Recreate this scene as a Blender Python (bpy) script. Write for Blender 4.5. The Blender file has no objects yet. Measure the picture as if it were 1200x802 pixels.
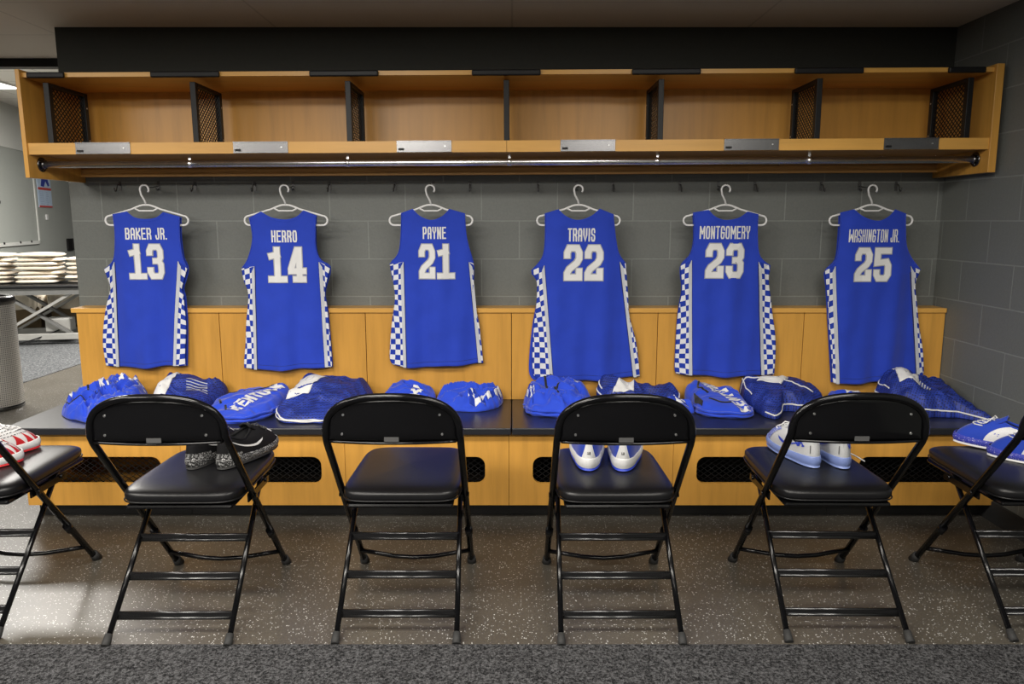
import bpy, bmesh, math, random
from mathutils import Vector, Matrix, noise
C = bpy.context.scene.collection
PI = math.pi
random.seed(7)

# ---------------------------------------------------------------- camera, world, lights, exposure
cam_d = bpy.data.cameras.new('camera'); cam = bpy.data.objects.new('camera', cam_d); C.objects.link(cam)
cam_d.sensor_width = 36; cam_d.lens = 885.1 * 36 / 1200
cam_d.clip_start = 0.05; cam_d.clip_end = 60
cam.location = (0, 0, 1.421); cam.rotation_euler = (PI/2 - 0.1588, 0, 0)
bpy.context.scene.camera = cam
w = bpy.data.worlds.new('world'); bpy.context.scene.world = w; w.use_nodes = True
w.node_tree.nodes['Background'].inputs[0].default_value = (1.0, 0.93, 0.84, 1)
w.node_tree.nodes['Background'].inputs[1].default_value = 0.035
vs = bpy.context.scene.view_settings
vs.view_transform = 'Standard'; vs.look = 'None'; vs.gamma = 1; vs.use_curve_mapping = False; vs.exposure = 0.0

def area(name, loc, sx, sy, power, col=(1, .95, .87), rot=(0, 0, 0)):
    l = bpy.data.lights.new(name, 'AREA'); l.shape = 'RECTANGLE'; l.size = sx; l.size_y = sy
    l.energy = power; l.color = col
    o = bpy.data.objects.new(name, l); C.objects.link(o); o.location = loc; o.rotation_euler = rot
    return o
# troffers recessed in the low ceiling of the locker room, behind the camera's field of view
for lx, ly, lp in ((-3.2, 1.6, 62), (-1.1, 1.6, 60), (1.0, 1.6, 38), (-3.2, -.4, 120), (-1.1, -.4, 115), (1.2, -.4, 72), (-2.2, -2.6, 60), (.6, -2.6, 40)):
    area('ceiling_troffer_light', (lx, ly, 2.398), 1.2, 0.6, lp)
# lights of the open room on the left
area('far_room_light', (-4.6, 6.7, 2.97), 1.2, 0.6, 190, (1, .96, .9))
area('far_room_light', (-3.4, 9.0, 2.97), 1.2, 1.2, 330, (1, .96, .9))

# ---------------------------------------------------------------- materials
def nt(name):
    m = bpy.data.materials.new(name); m.use_nodes = True
    t = m.node_tree; b = t.nodes['Principled BSDF']; return m, t, b
def coords(t, kind='Object', scale=(1, 1, 1), loc=(0, 0, 0), rot=(0, 0, 0)):
    tc = t.nodes.new('ShaderNodeTexCoord'); mp = t.nodes.new('ShaderNodeMapping')
    t.links.new(tc.outputs[kind], mp.inputs['Vector'])
    mp.inputs['Scale'].default_value = scale; mp.inputs['Location'].default_value = loc; mp.inputs['Rotation'].default_value = rot
    return mp.outputs[0]
def noise_n(t, vec, scale, detail=3, rough=.5):
    n = t.nodes.new('ShaderNodeTexNoise'); n.inputs['Scale'].default_value = scale
    n.inputs['Detail'].default_value = detail; n.inputs['Roughness'].default_value = rough
    t.links.new(vec, n.inputs['Vector']); return n
def ramp(t, fac, stops):
    r = t.nodes.new('ShaderNodeValToRGB'); e = r.color_ramp.elements
    while len(e) < len(stops): e.new(.5)
    for i, (p, c) in enumerate(stops):
        e[i].position = p; e[i].color = (*c, 1)
    t.links.new(fac, r.inputs[0]); return r
def bump(t, b, h, strength=.3, dist=.002):
    n = t.nodes.new('ShaderNodeBump'); n.inputs['Strength'].default_value = strength; n.inputs['Distance'].default_value = dist
    t.links.new(h, n.inputs['Height']); t.links.new(n.outputs[0], b.inputs['Normal']); return n
def plain(name, col, rough=.5, metal=0, spec=.5, bscale=0, bstr=.2, var=0.0, coat=0):
    m, t, b = nt(name)
    b.inputs['Base Color'].default_value = (*col, 1); b.inputs['Roughness'].default_value = rough
    b.inputs['Metallic'].default_value = metal; b.inputs['Specular IOR Level'].default_value = spec
    b.inputs['Coat Weight'].default_value = coat
    v = coords(t)
    n = noise_n(t, v, bscale or 14)
    if bscale: bump(t, b, n.outputs[0], bstr, .0015)
    if var == 0: var = .06
    r = ramp(t, n.outputs[0], [(.3, tuple(c*(1-var) for c in col)), (.7, tuple(min(1, c*(1+var)) for c in col))])
    t.links.new(r.outputs[0], b.inputs['Base Color'])
    return m

def wood(name, col, horiz=False, rough=.33):
    m, t, b = nt(name)
    sc = (1.2, 8, 14) if horiz else (13, 13, 1.1)
    v = coords(t, 'Object', sc)
    n = noise_n(t, v, 1.6, 5, .6)
    v2 = coords(t, 'Object', (1, 1, 1)); n2 = noise_n(t, v2, 1.1, 2)
    r = ramp(t, n.outputs[0], [(.25, tuple(c*.80 for c in col)), (.5, col), (.8, tuple(min(1, c*1.12) for c in col))])
    r2 = ramp(t, n2.outputs[0], [(.3, (.86, .84, .82)), (.7, (1, 1, 1))])
    mx = t.nodes.new('ShaderNodeMixRGB'); mx.blend_type = 'MULTIPLY'; mx.inputs[0].default_value = 1
    t.links.new(r.outputs[0], mx.inputs[1]); t.links.new(r2.outputs[0], mx.inputs[2])
    t.links.new(mx.outputs[0], b.inputs['Base Color']); b.inputs['Roughness'].default_value = rough
    b.inputs['Specular IOR Level'].default_value = .4
    bump(t, b, n.outputs[0], .05, .001)
    return m
WOODC = (.64, .33, .064)
M_wood = wood('maple_veneer', WOODC)
M_woodh = wood('maple_edge', (.70, .38, .085), True)
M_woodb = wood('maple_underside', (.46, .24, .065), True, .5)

def cmu(name, axis, off, col, dark=1.0):
    m, t, b = nt(name)
    tc = t.nodes.new('ShaderNodeTexCoord'); sp = t.nodes.new('ShaderNodeSeparateXYZ'); cb = t.nodes.new('ShaderNodeCombineXYZ')
    ad = t.nodes.new('ShaderNodeMath'); ad.operation = 'ADD'; ad.inputs[1].default_value = off
    geo = t.nodes.new('ShaderNodeNewGeometry')
    t.links.new(geo.outputs['Position'], sp.inputs[0])
    t.links.new(sp.outputs[axis], ad.inputs[0]); t.links.new(ad.outputs[0], cb.inputs[0]); t.links.new(sp.outputs[2], cb.inputs[1])
    br = t.nodes.new('ShaderNodeTexBrick'); t.links.new(cb.outputs[0], br.inputs['Vector'])
    br.inputs['Scale'].default_value = 1; br.inputs['Brick Width'].default_value = .4064; br.inputs['Row Height'].default_value = .2032
    br.inputs['Mortar Size'].default_value = .0035; br.inputs['Mortar Smooth'].default_value = .25; br.offset = .5; br.offset_frequency = 2
    c1 = tuple(c*dark for c in col)
    br.inputs['Color1'].default_value = (*c1, 1); br.inputs['Color2'].default_value = (*[c*.93 for c in c1], 1)
    br.inputs['Mortar'].default_value = (*[c*1.45 for c in c1], 1)
    n = noise_n(t, geo.outputs['Position'], 90, 4, .7)
    r = ramp(t, n.outputs[0], [(.3, (.9, .9, .9)), (.75, (1.07, 1.07, 1.07))])
    mx = t.nodes.new('ShaderNodeMixRGB'); mx.blend_type = 'MULTIPLY'; mx.inputs[0].default_value = 1
    t.links.new(br.outputs[0], mx.inputs[1]); t.links.new(r.outputs[0], mx.inputs[2]); t.links.new(mx.outputs[0], b.inputs['Base Color'])
    s1 = t.nodes.new('ShaderNodeMath'); s1.operation = 'MULTIPLY'; s1.inputs[1].default_value = -1.2
    t.links.new(br.outputs['Fac'], s1.inputs[0])
    s2 = t.nodes.new('ShaderNodeMath'); s2.operation = 'ADD'; t.links.new(s1.outputs[0], s2.inputs[0])
    s3 = t.nodes.new('ShaderNodeMath'); s3.operation = 'MULTIPLY'; s3.inputs[1].default_value = .6; t.links.new(n.outputs[0], s3.inputs[0])
    t.links.new(s3.outputs[0], s2.inputs[1])
    bump(t, b, s2.outputs[0], .5, .003); b.inputs['Roughness'].default_value = .55
    return m
WALLC = (.150, .160, .150)
M_wall = cmu('painted_block_back', 0, .1638, WALLC)
M_wallr = cmu('painted_block_side', 1, -3.877, WALLC)
M_dark = plain('block_painted_shade', (.024, .026, .021), .7, bscale=60, bstr=.15)  # same grey block wall, shade under the ceiling put into the colour
M_paint = plain('grey_wall_paint', (.38, .40, .375), .6, bscale=120, bstr=.06)
M_paintl = plain('pale_wall_paint', (.62, .63, .60), .6, bscale=120, bstr=.05)

def tiles(name, col, line, sz=.61, ox=0, oy=0):
    m, t, b = nt(name)
    v = coords(t, 'Object', (1, 1, 1), (ox, oy, 0))
    br = t.nodes.new('ShaderNodeTexBrick'); t.links.new(v, br.inputs['Vector'])
    br.inputs['Scale'].default_value = 1; br.inputs['Brick Width'].default_value = sz*2; br.inputs['Row Height'].default_value = sz
    br.inputs['Mortar Size'].default_value = .006; br.offset = 0
    br.inputs['Color1'].default_value = (*col, 1); br.inputs['Color2'].default_value = (*col, 1); br.inputs['Mortar'].default_value = (*line, 1)
    t.links.new(br.outputs[0], b.inputs['Base Color']); b.inputs['Roughness'].default_value = .85
    n = noise_n(t, v, 160, 2); bump(t, b, n.outputs[0], .15, .001)
    return m
M_ceil = tiles('ceiling_board', (.74, .67, .58), (.60, .54, .46), .61, 0, 0)
M_ceil2 = tiles('ceiling_tile', (.72, .70, .66), (.40, .38, .35), .61, .2, .1)

def floor_mat():
    m, t, b = nt('speckled_rubber_floor')
    v = coords(t, 'Object')
    vo = t.nodes.new('ShaderNodeTexVoronoi'); vo.inputs['Scale'].default_value = 140; t.links.new(v, vo.inputs['Vector'])
    sep = t.nodes.new('ShaderNodeSeparateColor'); t.links.new(vo.outputs['Color'], sep.inputs[0])
    lt = t.nodes.new('ShaderNodeMath'); lt.operation = 'MULTIPLY'; lt.inputs[1].default_value = .36; t.links.new(sep.outputs[0], lt.inputs[0])
    cmp_ = t.nodes.new('ShaderNodeMath'); cmp_.operation = 'LESS_THAN'; t.links.new(vo.outputs['Distance'], cmp_.inputs[0]); t.links.new(lt.outputs[0], cmp_.inputs[1])
    sel = t.nodes.new('ShaderNodeMath'); sel.operation = 'GREATER_THAN'; sel.inputs[1].default_value = .45; t.links.new(sep.outputs[1], sel.inputs[0])
    mu = t.nodes.new('ShaderNodeMath'); mu.operation = 'MULTIPLY'; t.links.new(cmp_.outputs[0], mu.inputs[0]); t.links.new(sel.outputs[0], mu.inputs[1])
    n = noise_n(t, v, 2.3, 3); n2 = noise_n(t, v, 140, 2)
    r = ramp(t, n.outputs[0], [(.3, (.060, .053, .042)), (.7, (.077, .069, .056))])
    r2 = ramp(t, n2.outputs[0], [(.35, (.80, .80, .80)), (.65, (1.12, 1.12, 1.12))])
    mm = t.nodes.new('ShaderNodeMixRGB'); mm.blend_type = 'MULTIPLY'; mm.inputs[0].default_value = 1
    t.links.new(r.outputs[0], mm.inputs[1]); t.links.new(r2.outputs[0], mm.inputs[2])
    mx = t.nodes.new('ShaderNodeMixRGB'); t.links.new(mu.outputs[0], mx.inputs[0]); t.links.new(mm.outputs[0], mx.inputs[1]); mx.inputs[2].default_value = (.52, .52, .50, 1)
    t.links.new(mx.outputs[0], b.inputs['Base Color']); b.inputs['Roughness'].default_value = .36
    bump(t, b, n2.outputs[0], .12, .001)
    return m
M_floor = floor_mat()
def carpet(name, a, c, sc=210):
    m, t, b = nt(name)
    v = coords(t, 'Object')
    n = noise_n(t, v, sc, 3, .7); n2 = noise_n(t, v, sc*.45, 2)
    mx0 = t.nodes.new('ShaderNodeMath'); mx0.operation = 'ADD'; t.links.new(n.outputs[0], mx0.inputs[0]); t.links.new(n2.outputs[0], mx0.inputs[1])
    hf = t.nodes.new('ShaderNodeMath'); hf.operation = 'MULTIPLY'; hf.inputs[1].default_value = .5; t.links.new(mx0.outputs[0], hf.inputs[0])
    r = ramp(t, hf.outputs[0], [(.40, a), (.5, tuple((x+y)/2*.8 for x, y in zip(a, c))), (.60, c)])
    t.links.new(r.outputs[0], b.inputs['Base Color']); b.inputs['Roughness'].default_value = .95; b.inputs['Specular IOR Level'].default_value = .1
    bump(t, b, hf.outputs[0], 1, .012)
    return m
M_carpet = carpet('heathered_charcoal_carpet', (.005, .005, .0055), (.12, .12, .125), 260)
M_carpet2 = carpet('grey_loop_carpet', (.045, .047, .05), (.16, .165, .17), 120)

M_black = plain('gloss_black_enamel', (.003, .003, .0035), .17, spec=.3)
M_blackm = plain('satin_black_steel', (.006, .006, .0065), .45, spec=.3)
M_vinyl = plain('black_vinyl', (.007, .007, .008), .36, spec=.42, bscale=160, bstr=.08)
M_rubber = plain('black_rubber', (.018, .018, .018), .75)
M_lam = plain('black_laminate', (.014, .015, .019), .30, spec=.6, bscale=300, bstr=.03)
M_kick = plain('black_kickboard', (.010, .010, .010), .5)
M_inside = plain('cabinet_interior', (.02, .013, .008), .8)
M_chrome = plain('chrome', (.88, .88, .90), .27, 1)
M_hook = plain('dark_steel', (.10, .10, .10), .4, .6)
M_alu = plain('brushed_aluminium', (.19, .19, .195), .26, 1, bscale=80, bstr=.03)
M_zinc = plain('zinc_screw', (.6, .6, .6), .3, 1)
M_plas = plain('white_plastic', (.78, .78, .78), .3)
M_plasg = plain('grey_white_plastic', (.60, .60, .60), .4)
M_steel = plain('grey_painted_steel', (.17, .17, .165), .45)
M_steell = plain('pale_painted_steel', (.38, .375, .355), .45)

def fabric(name, col, sc=900, rough=.75, sheen=.25, var=.07):
    m, t, b = nt(name)
    v = coords(t, 'Object')
    w1 = t.nodes.new('ShaderNodeTexVoronoi'); w1.inputs['Scale'].default_value = sc*.35; t.links.new(v, w1.inputs['Vector'])
    n = noise_n(t, v, 9, 3)
    r = ramp(t, n.outputs[0], [(.3, tuple(c*(1-var) for c in col)), (.7, tuple(min(1, c*(1+var)) for c in col))])
    t.links.new(r.outputs[0], b.inputs['Base Color'])
    bump(t, b, w1.outputs['Distance'], .15, .0008)
    b.inputs['Roughness'].default_value = rough; b.inputs['Sheen Weight'].default_value = sheen; b.inputs['Specular IOR Level'].default_value = .25
    return m
BLUE = (.016, .050, .46)
M_blue = fabric('royal_blue_polyester', BLUE)
M_blueb = fabric('royal_blue_warmup', (.018, .065, .60))
M_navy = fabric('dark_navy_fabric', (.006, .012, .09))
M_white = fabric('white_twill', (.74, .74, .73), sheen=.1)
M_outl = fabric('silver_grey_twill', (.36, .37, .40), sheen=.05)
M_trim = fabric('pale_grey_trim', (.52, .54, .58), sheen=.05)
M_cream = fabric('cream_towel', (.72, .64, .52), 400, .95, .4)
M_blkcloth = fabric('black_cloth', (.01, .01, .012))

def checker_mat():
    m, t, b = nt('royal_white_checker')
    uv = t.nodes.new('ShaderNodeUVMap')
    ck = t.nodes.new('ShaderNodeTexChecker'); ck.inputs['Scale'].default_value = 1
    ck.inputs['Color1'].default_value = (.72, .73, .76, 1); ck.inputs['Color2'].default_value = (.012, .04, .36, 1)
    t.links.new(uv.outputs[0], ck.inputs['Vector']); t.links.new(ck.outputs[0], b.inputs['Base Color'])
    b.inputs['Roughness'].default_value = .7; b.inputs['Specular IOR Level'].default_value = .25
    return m
M_check = checker_mat()
def net_mat(name, a, c, sc=150):
    m, t, b = nt(name)
    v = coords(t, 'Object', (1, 1.35, 1.35), rot=(0, 0, .6))
    vo = t.nodes.new('ShaderNodeTexVoronoi'); vo.inputs['Scale'].default_value = sc; vo.inputs['Randomness'].default_value = .12; t.links.new(v, vo.inputs['Vector'])
    r = ramp(t, vo.outputs['Distance'], [(.30, c), (.46, a)])
    n = noise_n(t, coords(t, 'Object'), 16, 2)
    r2 = ramp(t, n.outputs[0], [(.38, (.70, .70, .75)), (.62, (1.2, 1.2, 1.2))])
    mm = t.nodes.new('ShaderNodeMixRGB'); mm.blend_type = 'MULTIPLY'; mm.inputs[0].default_value = 1
    t.links.new(r.outputs[0], mm.inputs[1]); t.links.new(r2.outputs[0], mm.inputs[2])
    t.links.new(mm.outputs[0], b.inputs['Base Color']); b.inputs['Roughness'].default_value = .6
    bump(t, b, vo.outputs['Distance'], .4, .002)
    return m
M_net = net_mat('blue_laundry_netting', (.016, .040, .30), (.002, .004, .035), 85)
def speck(name, base, sp, sc=260, thr=.5, rough=.6):
    m, t, b = nt(name)
    n = noise_n(t, coords(t), sc, 2, .6)
    r = ramp(t, n.outputs[0], [(thr, base), (thr+.04, sp)])
    t.links.new(r.outputs[0], b.inputs['Base Color']); b.inputs['Roughness'].default_value = rough; return m
def perf_steel():
    m, t, b = nt('perforated_stainless_steel')
    uv = t.nodes.new('ShaderNodeUVMap'); vo = t.nodes.new('ShaderNodeTexVoronoi'); vo.inputs['Scale'].default_value = 1; vo.inputs['Randomness'].default_value = 0
    t.links.new(uv.outputs[0], vo.inputs['Vector'])
    r = ramp(t, vo.outputs['Distance'], [(.20, (.06, .06, .06)), (.26, (.72, .70, .67))])
    t.links.new(r.outputs[0], b.inputs['Base Color'])
    b.inputs['Metallic'].default_value = .55; b.inputs['Roughness'].default_value = .32
    return m
M_perf = perf_steel()
def emit(name, col, s):
    m, t, b = nt(name); b.inputs['Emission Color'].default_value = (*col, 1); b.inputs['Emission Strength'].default_value = s
    b.inputs['Base Color'].default_value = (.8, .8, .8, 1); return m
M_lamp = emit('lit_diffuser', (1, .98, .95), 4)

# ---------------------------------------------------------------- helpers
def mesh_obj(name, bm, mat, parent=None, smooth=False, bev=0, bseg=2):
    me = bpy.data.meshes.new(name)
    if smooth:
        for f in bm.faces: f.smooth = True
    bm.to_mesh(me); bm.free()
    o = bpy.data.objects.new(name, me); C.objects.link(o)
    for mt in (mat if isinstance(mat, (list, tuple)) else [mat]): me.materials.append(mt)
    if parent: o.parent = parent
    if bev:
        md = o.modifiers.new('bevel', 'BEVEL'); md.width = bev; md.segments = bseg; md.limit_method = 'ANGLE'; md.angle_limit = .6
    return o
def bx(bm, x0, x1, y0, y1, z0, z1):
    vs_ = [bm.verts.new((x, y, z)) for x in (x0, x1) for y in (y0, y1) for z in (z0, z1)]
    for f in ((0, 1, 3, 2), (4, 6, 7, 5), (0, 4, 5, 1), (2, 3, 7, 6), (0, 2, 6, 4), (1, 5, 7, 3)):
        bm.faces.new([vs_[i] for i in f])
def box(name, x0, x1, y0, y1, z0, z1, mat, parent=None, bev=.0):
    bm = bmesh.new(); bx(bm, x0, x1, y0, y1, z0, z1)
    return mesh_obj(name, bm, mat, parent, bev=bev)
def bar(bm, p, q, w, h, up=Vector((0, 0, 1))):
    """straight rectangular bar from p to q, w across, h along 'up'"""
    p, q = Vector(p), Vector(q); d = (q-p).normalized()
    s = d.cross(up)
    if s.length < 1e-4: s = d.cross(Vector((0, 1, 0)))
    s.normalize(); u = s.cross(d).normalized(); s *= w/2; u *= h/2
    a = [bm.verts.new(p+i*s+j*u) for i, j in ((-1, -1), (1, -1), (1, 1), (-1, 1))]
    b = [bm.verts.new(q+i*s+j*u) for i, j in ((-1, -1), (1, -1), (1, 1), (-1, 1))]
    bm.faces.new(a[::-1]); bm.faces.new(b)
    for i in range(4): bm.faces.new((a[i], a[(i+1) % 4], b[(i+1) % 4], b[i]))
def tube(bm, pts, r, segs=8, closed=False, flat=1.0):
    pts = [Vector(p) for p in pts]; n = len(pts); rings = []
    def tan(i):
        a = pts[(i-1) % n] if (closed or i > 0) else pts[i]
        b = pts[(i+1) % n] if (closed or i < n-1) else pts[i]
        return (b-a).normalized()
    t0 = tan(0); ref = Vector((0, 1, 0)) if abs(t0.y) < .9 else Vector((1, 0, 0))
    u = (ref - t0*ref.dot(t0)).normalized()
    for i in range(n):
        t = tan(i); u = (u - t*u.dot(t)).normalized(); v = t.cross(u)
        rr = r[i] if isinstance(r, (list, tuple)) else r
        rings.append([bm.verts.new(pts[i] + u*math.cos(2*PI*k/segs)*rr + v*math.sin(2*PI*k/segs)*rr*flat) for k in range(segs)])
    for i in range(n if closed else n-1):
        a, b = rings[i], rings[(i+1) % n]
        for k in range(segs):
            f = bm.faces.new((a[k], a[(k+1) % segs], b[(k+1) % segs], b[k])); f.smooth = True
    if not closed:
        bm.faces.new(rings[0][::-1]); bm.faces.new(rings[-1])
def round_path(pts, rad, n=5):
    pts = [Vector(p) for p in pts]; out = [pts[0]]
    for i in range(1, len(pts)-1):
        a, b, c = pts[i-1], pts[i], pts[i+1]
        d1 = (a-b); d2 = (c-b); r = min(rad, d1.length*.45, d2.length*.45)
        p = b + d1.normalized()*r; q = b + d2.normalized()*r
        for k in range(n+1):
            t = k/n; out.append(p*(1-t)**2 + b*2*t*(1-t) + q*t*t)
    out.append(pts[-1]); return out
def lathe(bm, prof, segs=32, cx=0, cy=0, uvs=None):
    lay = bm.loops.layers.uv.verify() if uvs else None
    rings = [[bm.verts.new((cx+r*math.cos(2*PI*k/segs), cy+r*math.sin(2*PI*k/segs), z)) for k in range(segs)] for r, z in prof]
    for i in range(len(prof)-1):
        for k in range(segs):
            f = bm.faces.new((rings[i][k], rings[i][(k+1) % segs], rings[i+1][(k+1) % segs], rings[i+1][k])); f.smooth = True
            if uvs:
                su, sv = uvs
                kk = (k, k+1, k+1, k); zz = (prof[i][1], prof[i][1], prof[i+1][1], prof[i+1][1])
                for l, a, z in zip(f.loops, kk, zz): l[lay].uv = (a/segs*su, z*sv)
    return rings
def grid(bm, P, nu, nv, smooth=True, uv=None, close_u=False):
    lay = bm.loops.layers.uv.verify() if uv else None
    V = [[bm.verts.new(P(i/nu, j/nv)) for i in range(nu+(0 if close_u else 1))] for j in range(nv+1)]
    for j in range(nv):
        for i in range(nu):
            i2 = (i+1) % nu if close_u else i+1
            f = bm.faces.new((V[j][i], V[j][i2], V[j+1][i2], V[j+1][i])); f.smooth = smooth
            if uv:
                for l, (a, b) in zip(f.loops, ((i, j), (i+1, j), (i+1, j+1), (i, j+1))): l[lay].uv = uv(a/nu, b/nv)
    return V
def thing(name, label, cat, loc=(0, 0, 0), rotz=0, group=None):
    o = bpy.data.objects.new(name, None); C.objects.link(o); o.empty_display_size = .05
    o.location = loc; o.rotation_euler = (0, 0, rotz); tag(o, label, cat, group); return o
def tag(o, label, cat, group=None):
    o['label'] = label; o['category'] = cat
    if group: o['group'] = group
    return o
def struct(o): o['kind'] = 'structure'; return o
def dup(root, loc, rotz, label, group=None):
    r = root.copy(); C.objects.link(r); r.location = loc; r.rotation_euler = (0, 0, rotz); r['label'] = label
    if group: r['group'] = group
    for ch in list(root.children):
        c = ch.copy(); C.objects.link(c); c.parent = r
        for g in ch.children:
            d = g.copy(); C.objects.link(d); d.parent = c
    return r
def plate(name, outer, holes, thick, mat, parent, plane='XZ', y=0.0, bev=0):
    """flat board from a 2D outline with holes, extruded towards +Y (plane XZ)"""
    cu = bpy.data.curves.new('outline', 'CURVE'); cu.dimensions = '2D'; cu.fill_mode = 'BOTH'; cu.extrude = thick/2
    for loop in [outer]+holes:
        s = cu.splines.new('POLY'); s.points.add(len(loop)-1); s.use_cyclic_u = True
        for p, q in zip(s.points, loop): p.co = (q[0], q[1], 0, 1)
    tmp = bpy.data.objects.new('tmp', cu); C.objects.link(tmp)
    dg = bpy.context.evaluated_depsgraph_get(); me = bpy.data.meshes.new_from_object(tmp.evaluated_get(dg))
    bpy.data.objects.remove(tmp); bpy.data.curves.remove(cu)
    me.transform(Matrix.Translation((0, y+thick/2, 0)) @ Matrix.Rotation(PI/2, 4, 'X'))
    me.materials.clear(); me.materials.append(mat); me.name = name
    o = bpy.data.objects.new(name, me); C.objects.link(o)
    if parent: o.parent = parent
    return o
def rrect(x0, x1, z0, z1, r, n=6):
    out = []
    for cx, cz, a0 in ((x1-r, z1-r, 0), (x0+r, z1-r, PI/2), (x0+r, z0+r, PI), (x1-r, z0+r, 1.5*PI)):
        for k in range(n+1): out.append((cx+r*math.cos(a0+PI/2*k/n), cz+r*math.sin(a0+PI/2*k/n)))
    return out
def lattice(bm, u0, u1, v0, v1, cw, ch, wd, F, th=.002):
    """diamond expanded-metal mesh inside the rectangle; F maps (u, v, n) to 3D"""
    s = ch/cw
    def seg(p, q):
        d = Vector((q[0]-p[0], q[1]-p[1])); L = d.length
        if L < 1e-5: return
        n = Vector((-d.y, d.x))/L*wd/2
        c = [(p[0]-n.x, p[1]-n.y), (q[0]-n.x, q[1]-n.y), (q[0]+n.x, q[1]+n.y), (p[0]+n.x, p[1]+n.y)]
        a = [bm.verts.new(F(*x, -th/2)) for x in c]; b = [bm.verts.new(F(*x, th/2)) for x in c]
        bm.faces.new(a[::-1]); bm.faces.new(b)
        for i in range(4): bm.faces.new((a[i], a[(i+1) % 4], b[(i+1) % 4], b[i]))
    k = int(((u1-u0)*s+(v1-v0))/ch)+2
    for sg in (1, -1):
        for i in range(-k, k+1):
            c = i*ch
            pts = []
            # v = v0 + c + sg*s*(u-u0)
            ua, ub = u0, u1
            va = v0+c; vb = v0+c+sg*s*(u1-u0)
            lo, hi = (u0, u1)
            if sg > 0:
                lo = max(lo, u0+(v0-va)/s); hi = min(hi, u0+(v1-va)/s)
            else:
                lo = max(lo, u0+(va-v1)/s); hi = min(hi, u0+(va-v0)/s)
            if hi-lo > 1e-4: seg((lo, va+sg*s*(lo-u0)), (hi, va+sg*s*(hi-u0)))

# ---------------------------------------------------------------- lettering
G = {
 'A': [[(0, 0), (0, .82), (.22, 1), (.78, 1), (1, .82), (1, 0)], [(0, .42), (1, .42)]],
 'B': [[(0, .52), (.82, .52), (1, .66), (1, .86), (.82, 1), (0, 1), (0, 0), (.82, 0), (1, .14), (1, .38), (.82, .52)]],
 'C': [[(1, .68), (1, .84), (.8, 1), (.2, 1), (0, .84), (0, .16), (.2, 0), (.8, 0), (1, .16), (1, .32)]],
 'E': [[(1, 1), (0, 1), (0, 0), (1, 0)], [(0, .52), (.85, .52)]],
 'G': [[(1, .72), (1, .84), (.8, 1), (.2, 1), (0, .84), (0, .16), (.2, 0), (.8, 0), (1, .16), (1, .48), (.5, .48)]],
 'H': [[(0, 0), (0, 1)], [(1, 0), (1, 1)], [(0, .5), (1, .5)]],
 'I': [[(.5, 0), (.5, 1)]],
 'J': [[(1, 1), (1, .16), (.8, 0), (.2, 0), (0, .16), (0, .3)]],
 'K': [[(0, 0), (0, 1)], [(1, 1), (1, .82), (.25, .52), (1, .2), (1, 0)], [(0, .52), (.3, .52)]],
 'M': [[(0, 0), (0, 1)], [(1, 0), (1, 1)], [(.04, .96), (.5, .40)], [(.96, .96), (.5, .40)]],
 'N': [[(0, 0), (0, 1)], [(1, 0), (1, 1)], [(.06, .92), (.94, .08)]],
 'O': [[(.5, 0), (.8, 0), (1, .16), (1, .84), (.8, 1), (.2, 1), (0, .84), (0, .16), (.2, 0), (.5, 0)]],
 'P': [[(0, 0), (0, 1), (.8, 1), (1, .84), (1, .58), (.8, .44), (0, .44)]],
 'R': [[(0, 0), (0, 1), (.8, 1), (1, .86), (1, .62), (.8, .5), (0, .5)], [(.65, .5), (1, .3), (1, 0)]],
 'S': [[(1, .72), (1, .84), (.8, 1), (.2, 1), (0, .84), (0, .64), (.2, .52), (.8, .48), (1, .36), (1, .16), (.8, 0), (.2, 0), (0, .16), (0, .28)]],
 'T': [[(0, 1), (1, 1)], [(.5, 1), (.5, 0)]],
 'U': [[(0, 1), (0, .16), (.2, 0), (.8, 0), (1, .16), (1, 1)]],
 'V': [[(0, 1), (0, .5), (.5, 0), (1, .5), (1, 1)]],
 'W': [[(0, 0), (0, 1)], [(1, 0), (1, 1)], [(.04, .04), (.5, .58)], [(.96, .04), (.5, .58)]],
 'Y': [[(0, 1), (0, .7), (.5, .42), (1, .7), (1, 1)], [(.5, .45), (.5, 0)]],
 '.': [[(.5, 0), (.5, .02)]],
 '1': [[(.08, .80), (.55, .84)], [(.55, 1), (.55, 0)], [(.0, 0), (1.1, 0)]],
 '2': [[(0, .76), (0, .84), (.18, 1), (.82, 1), (1, .84), (1, .64), (.82, .5), (.18, .28), (0, .14), (0, 0), (1, 0), (1, .2)]],
 '3': [[(0, .81), (0, .86), (.18, 1), (.82, 1), (1, .86), (1, .64), (.8, .52), (.52, .52)], [(.8, .52), (1, .4), (1, .14), (.82, 0), (.18, 0), (0, .14), (0, .20)]],
 '4': [[(.70, 0), (.70, 1), (.55, 1), (0, .36), (0, .28), (1.05, .28)], [(.38, 0), (1.02, 0)]],
 '5': [[(.95, 1), (0, 1), (0, .56), (.82, .60), (1, .46), (1, .14), (.82, 0), (.18, 0), (0, .14), (0, .20)]],
}
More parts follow.
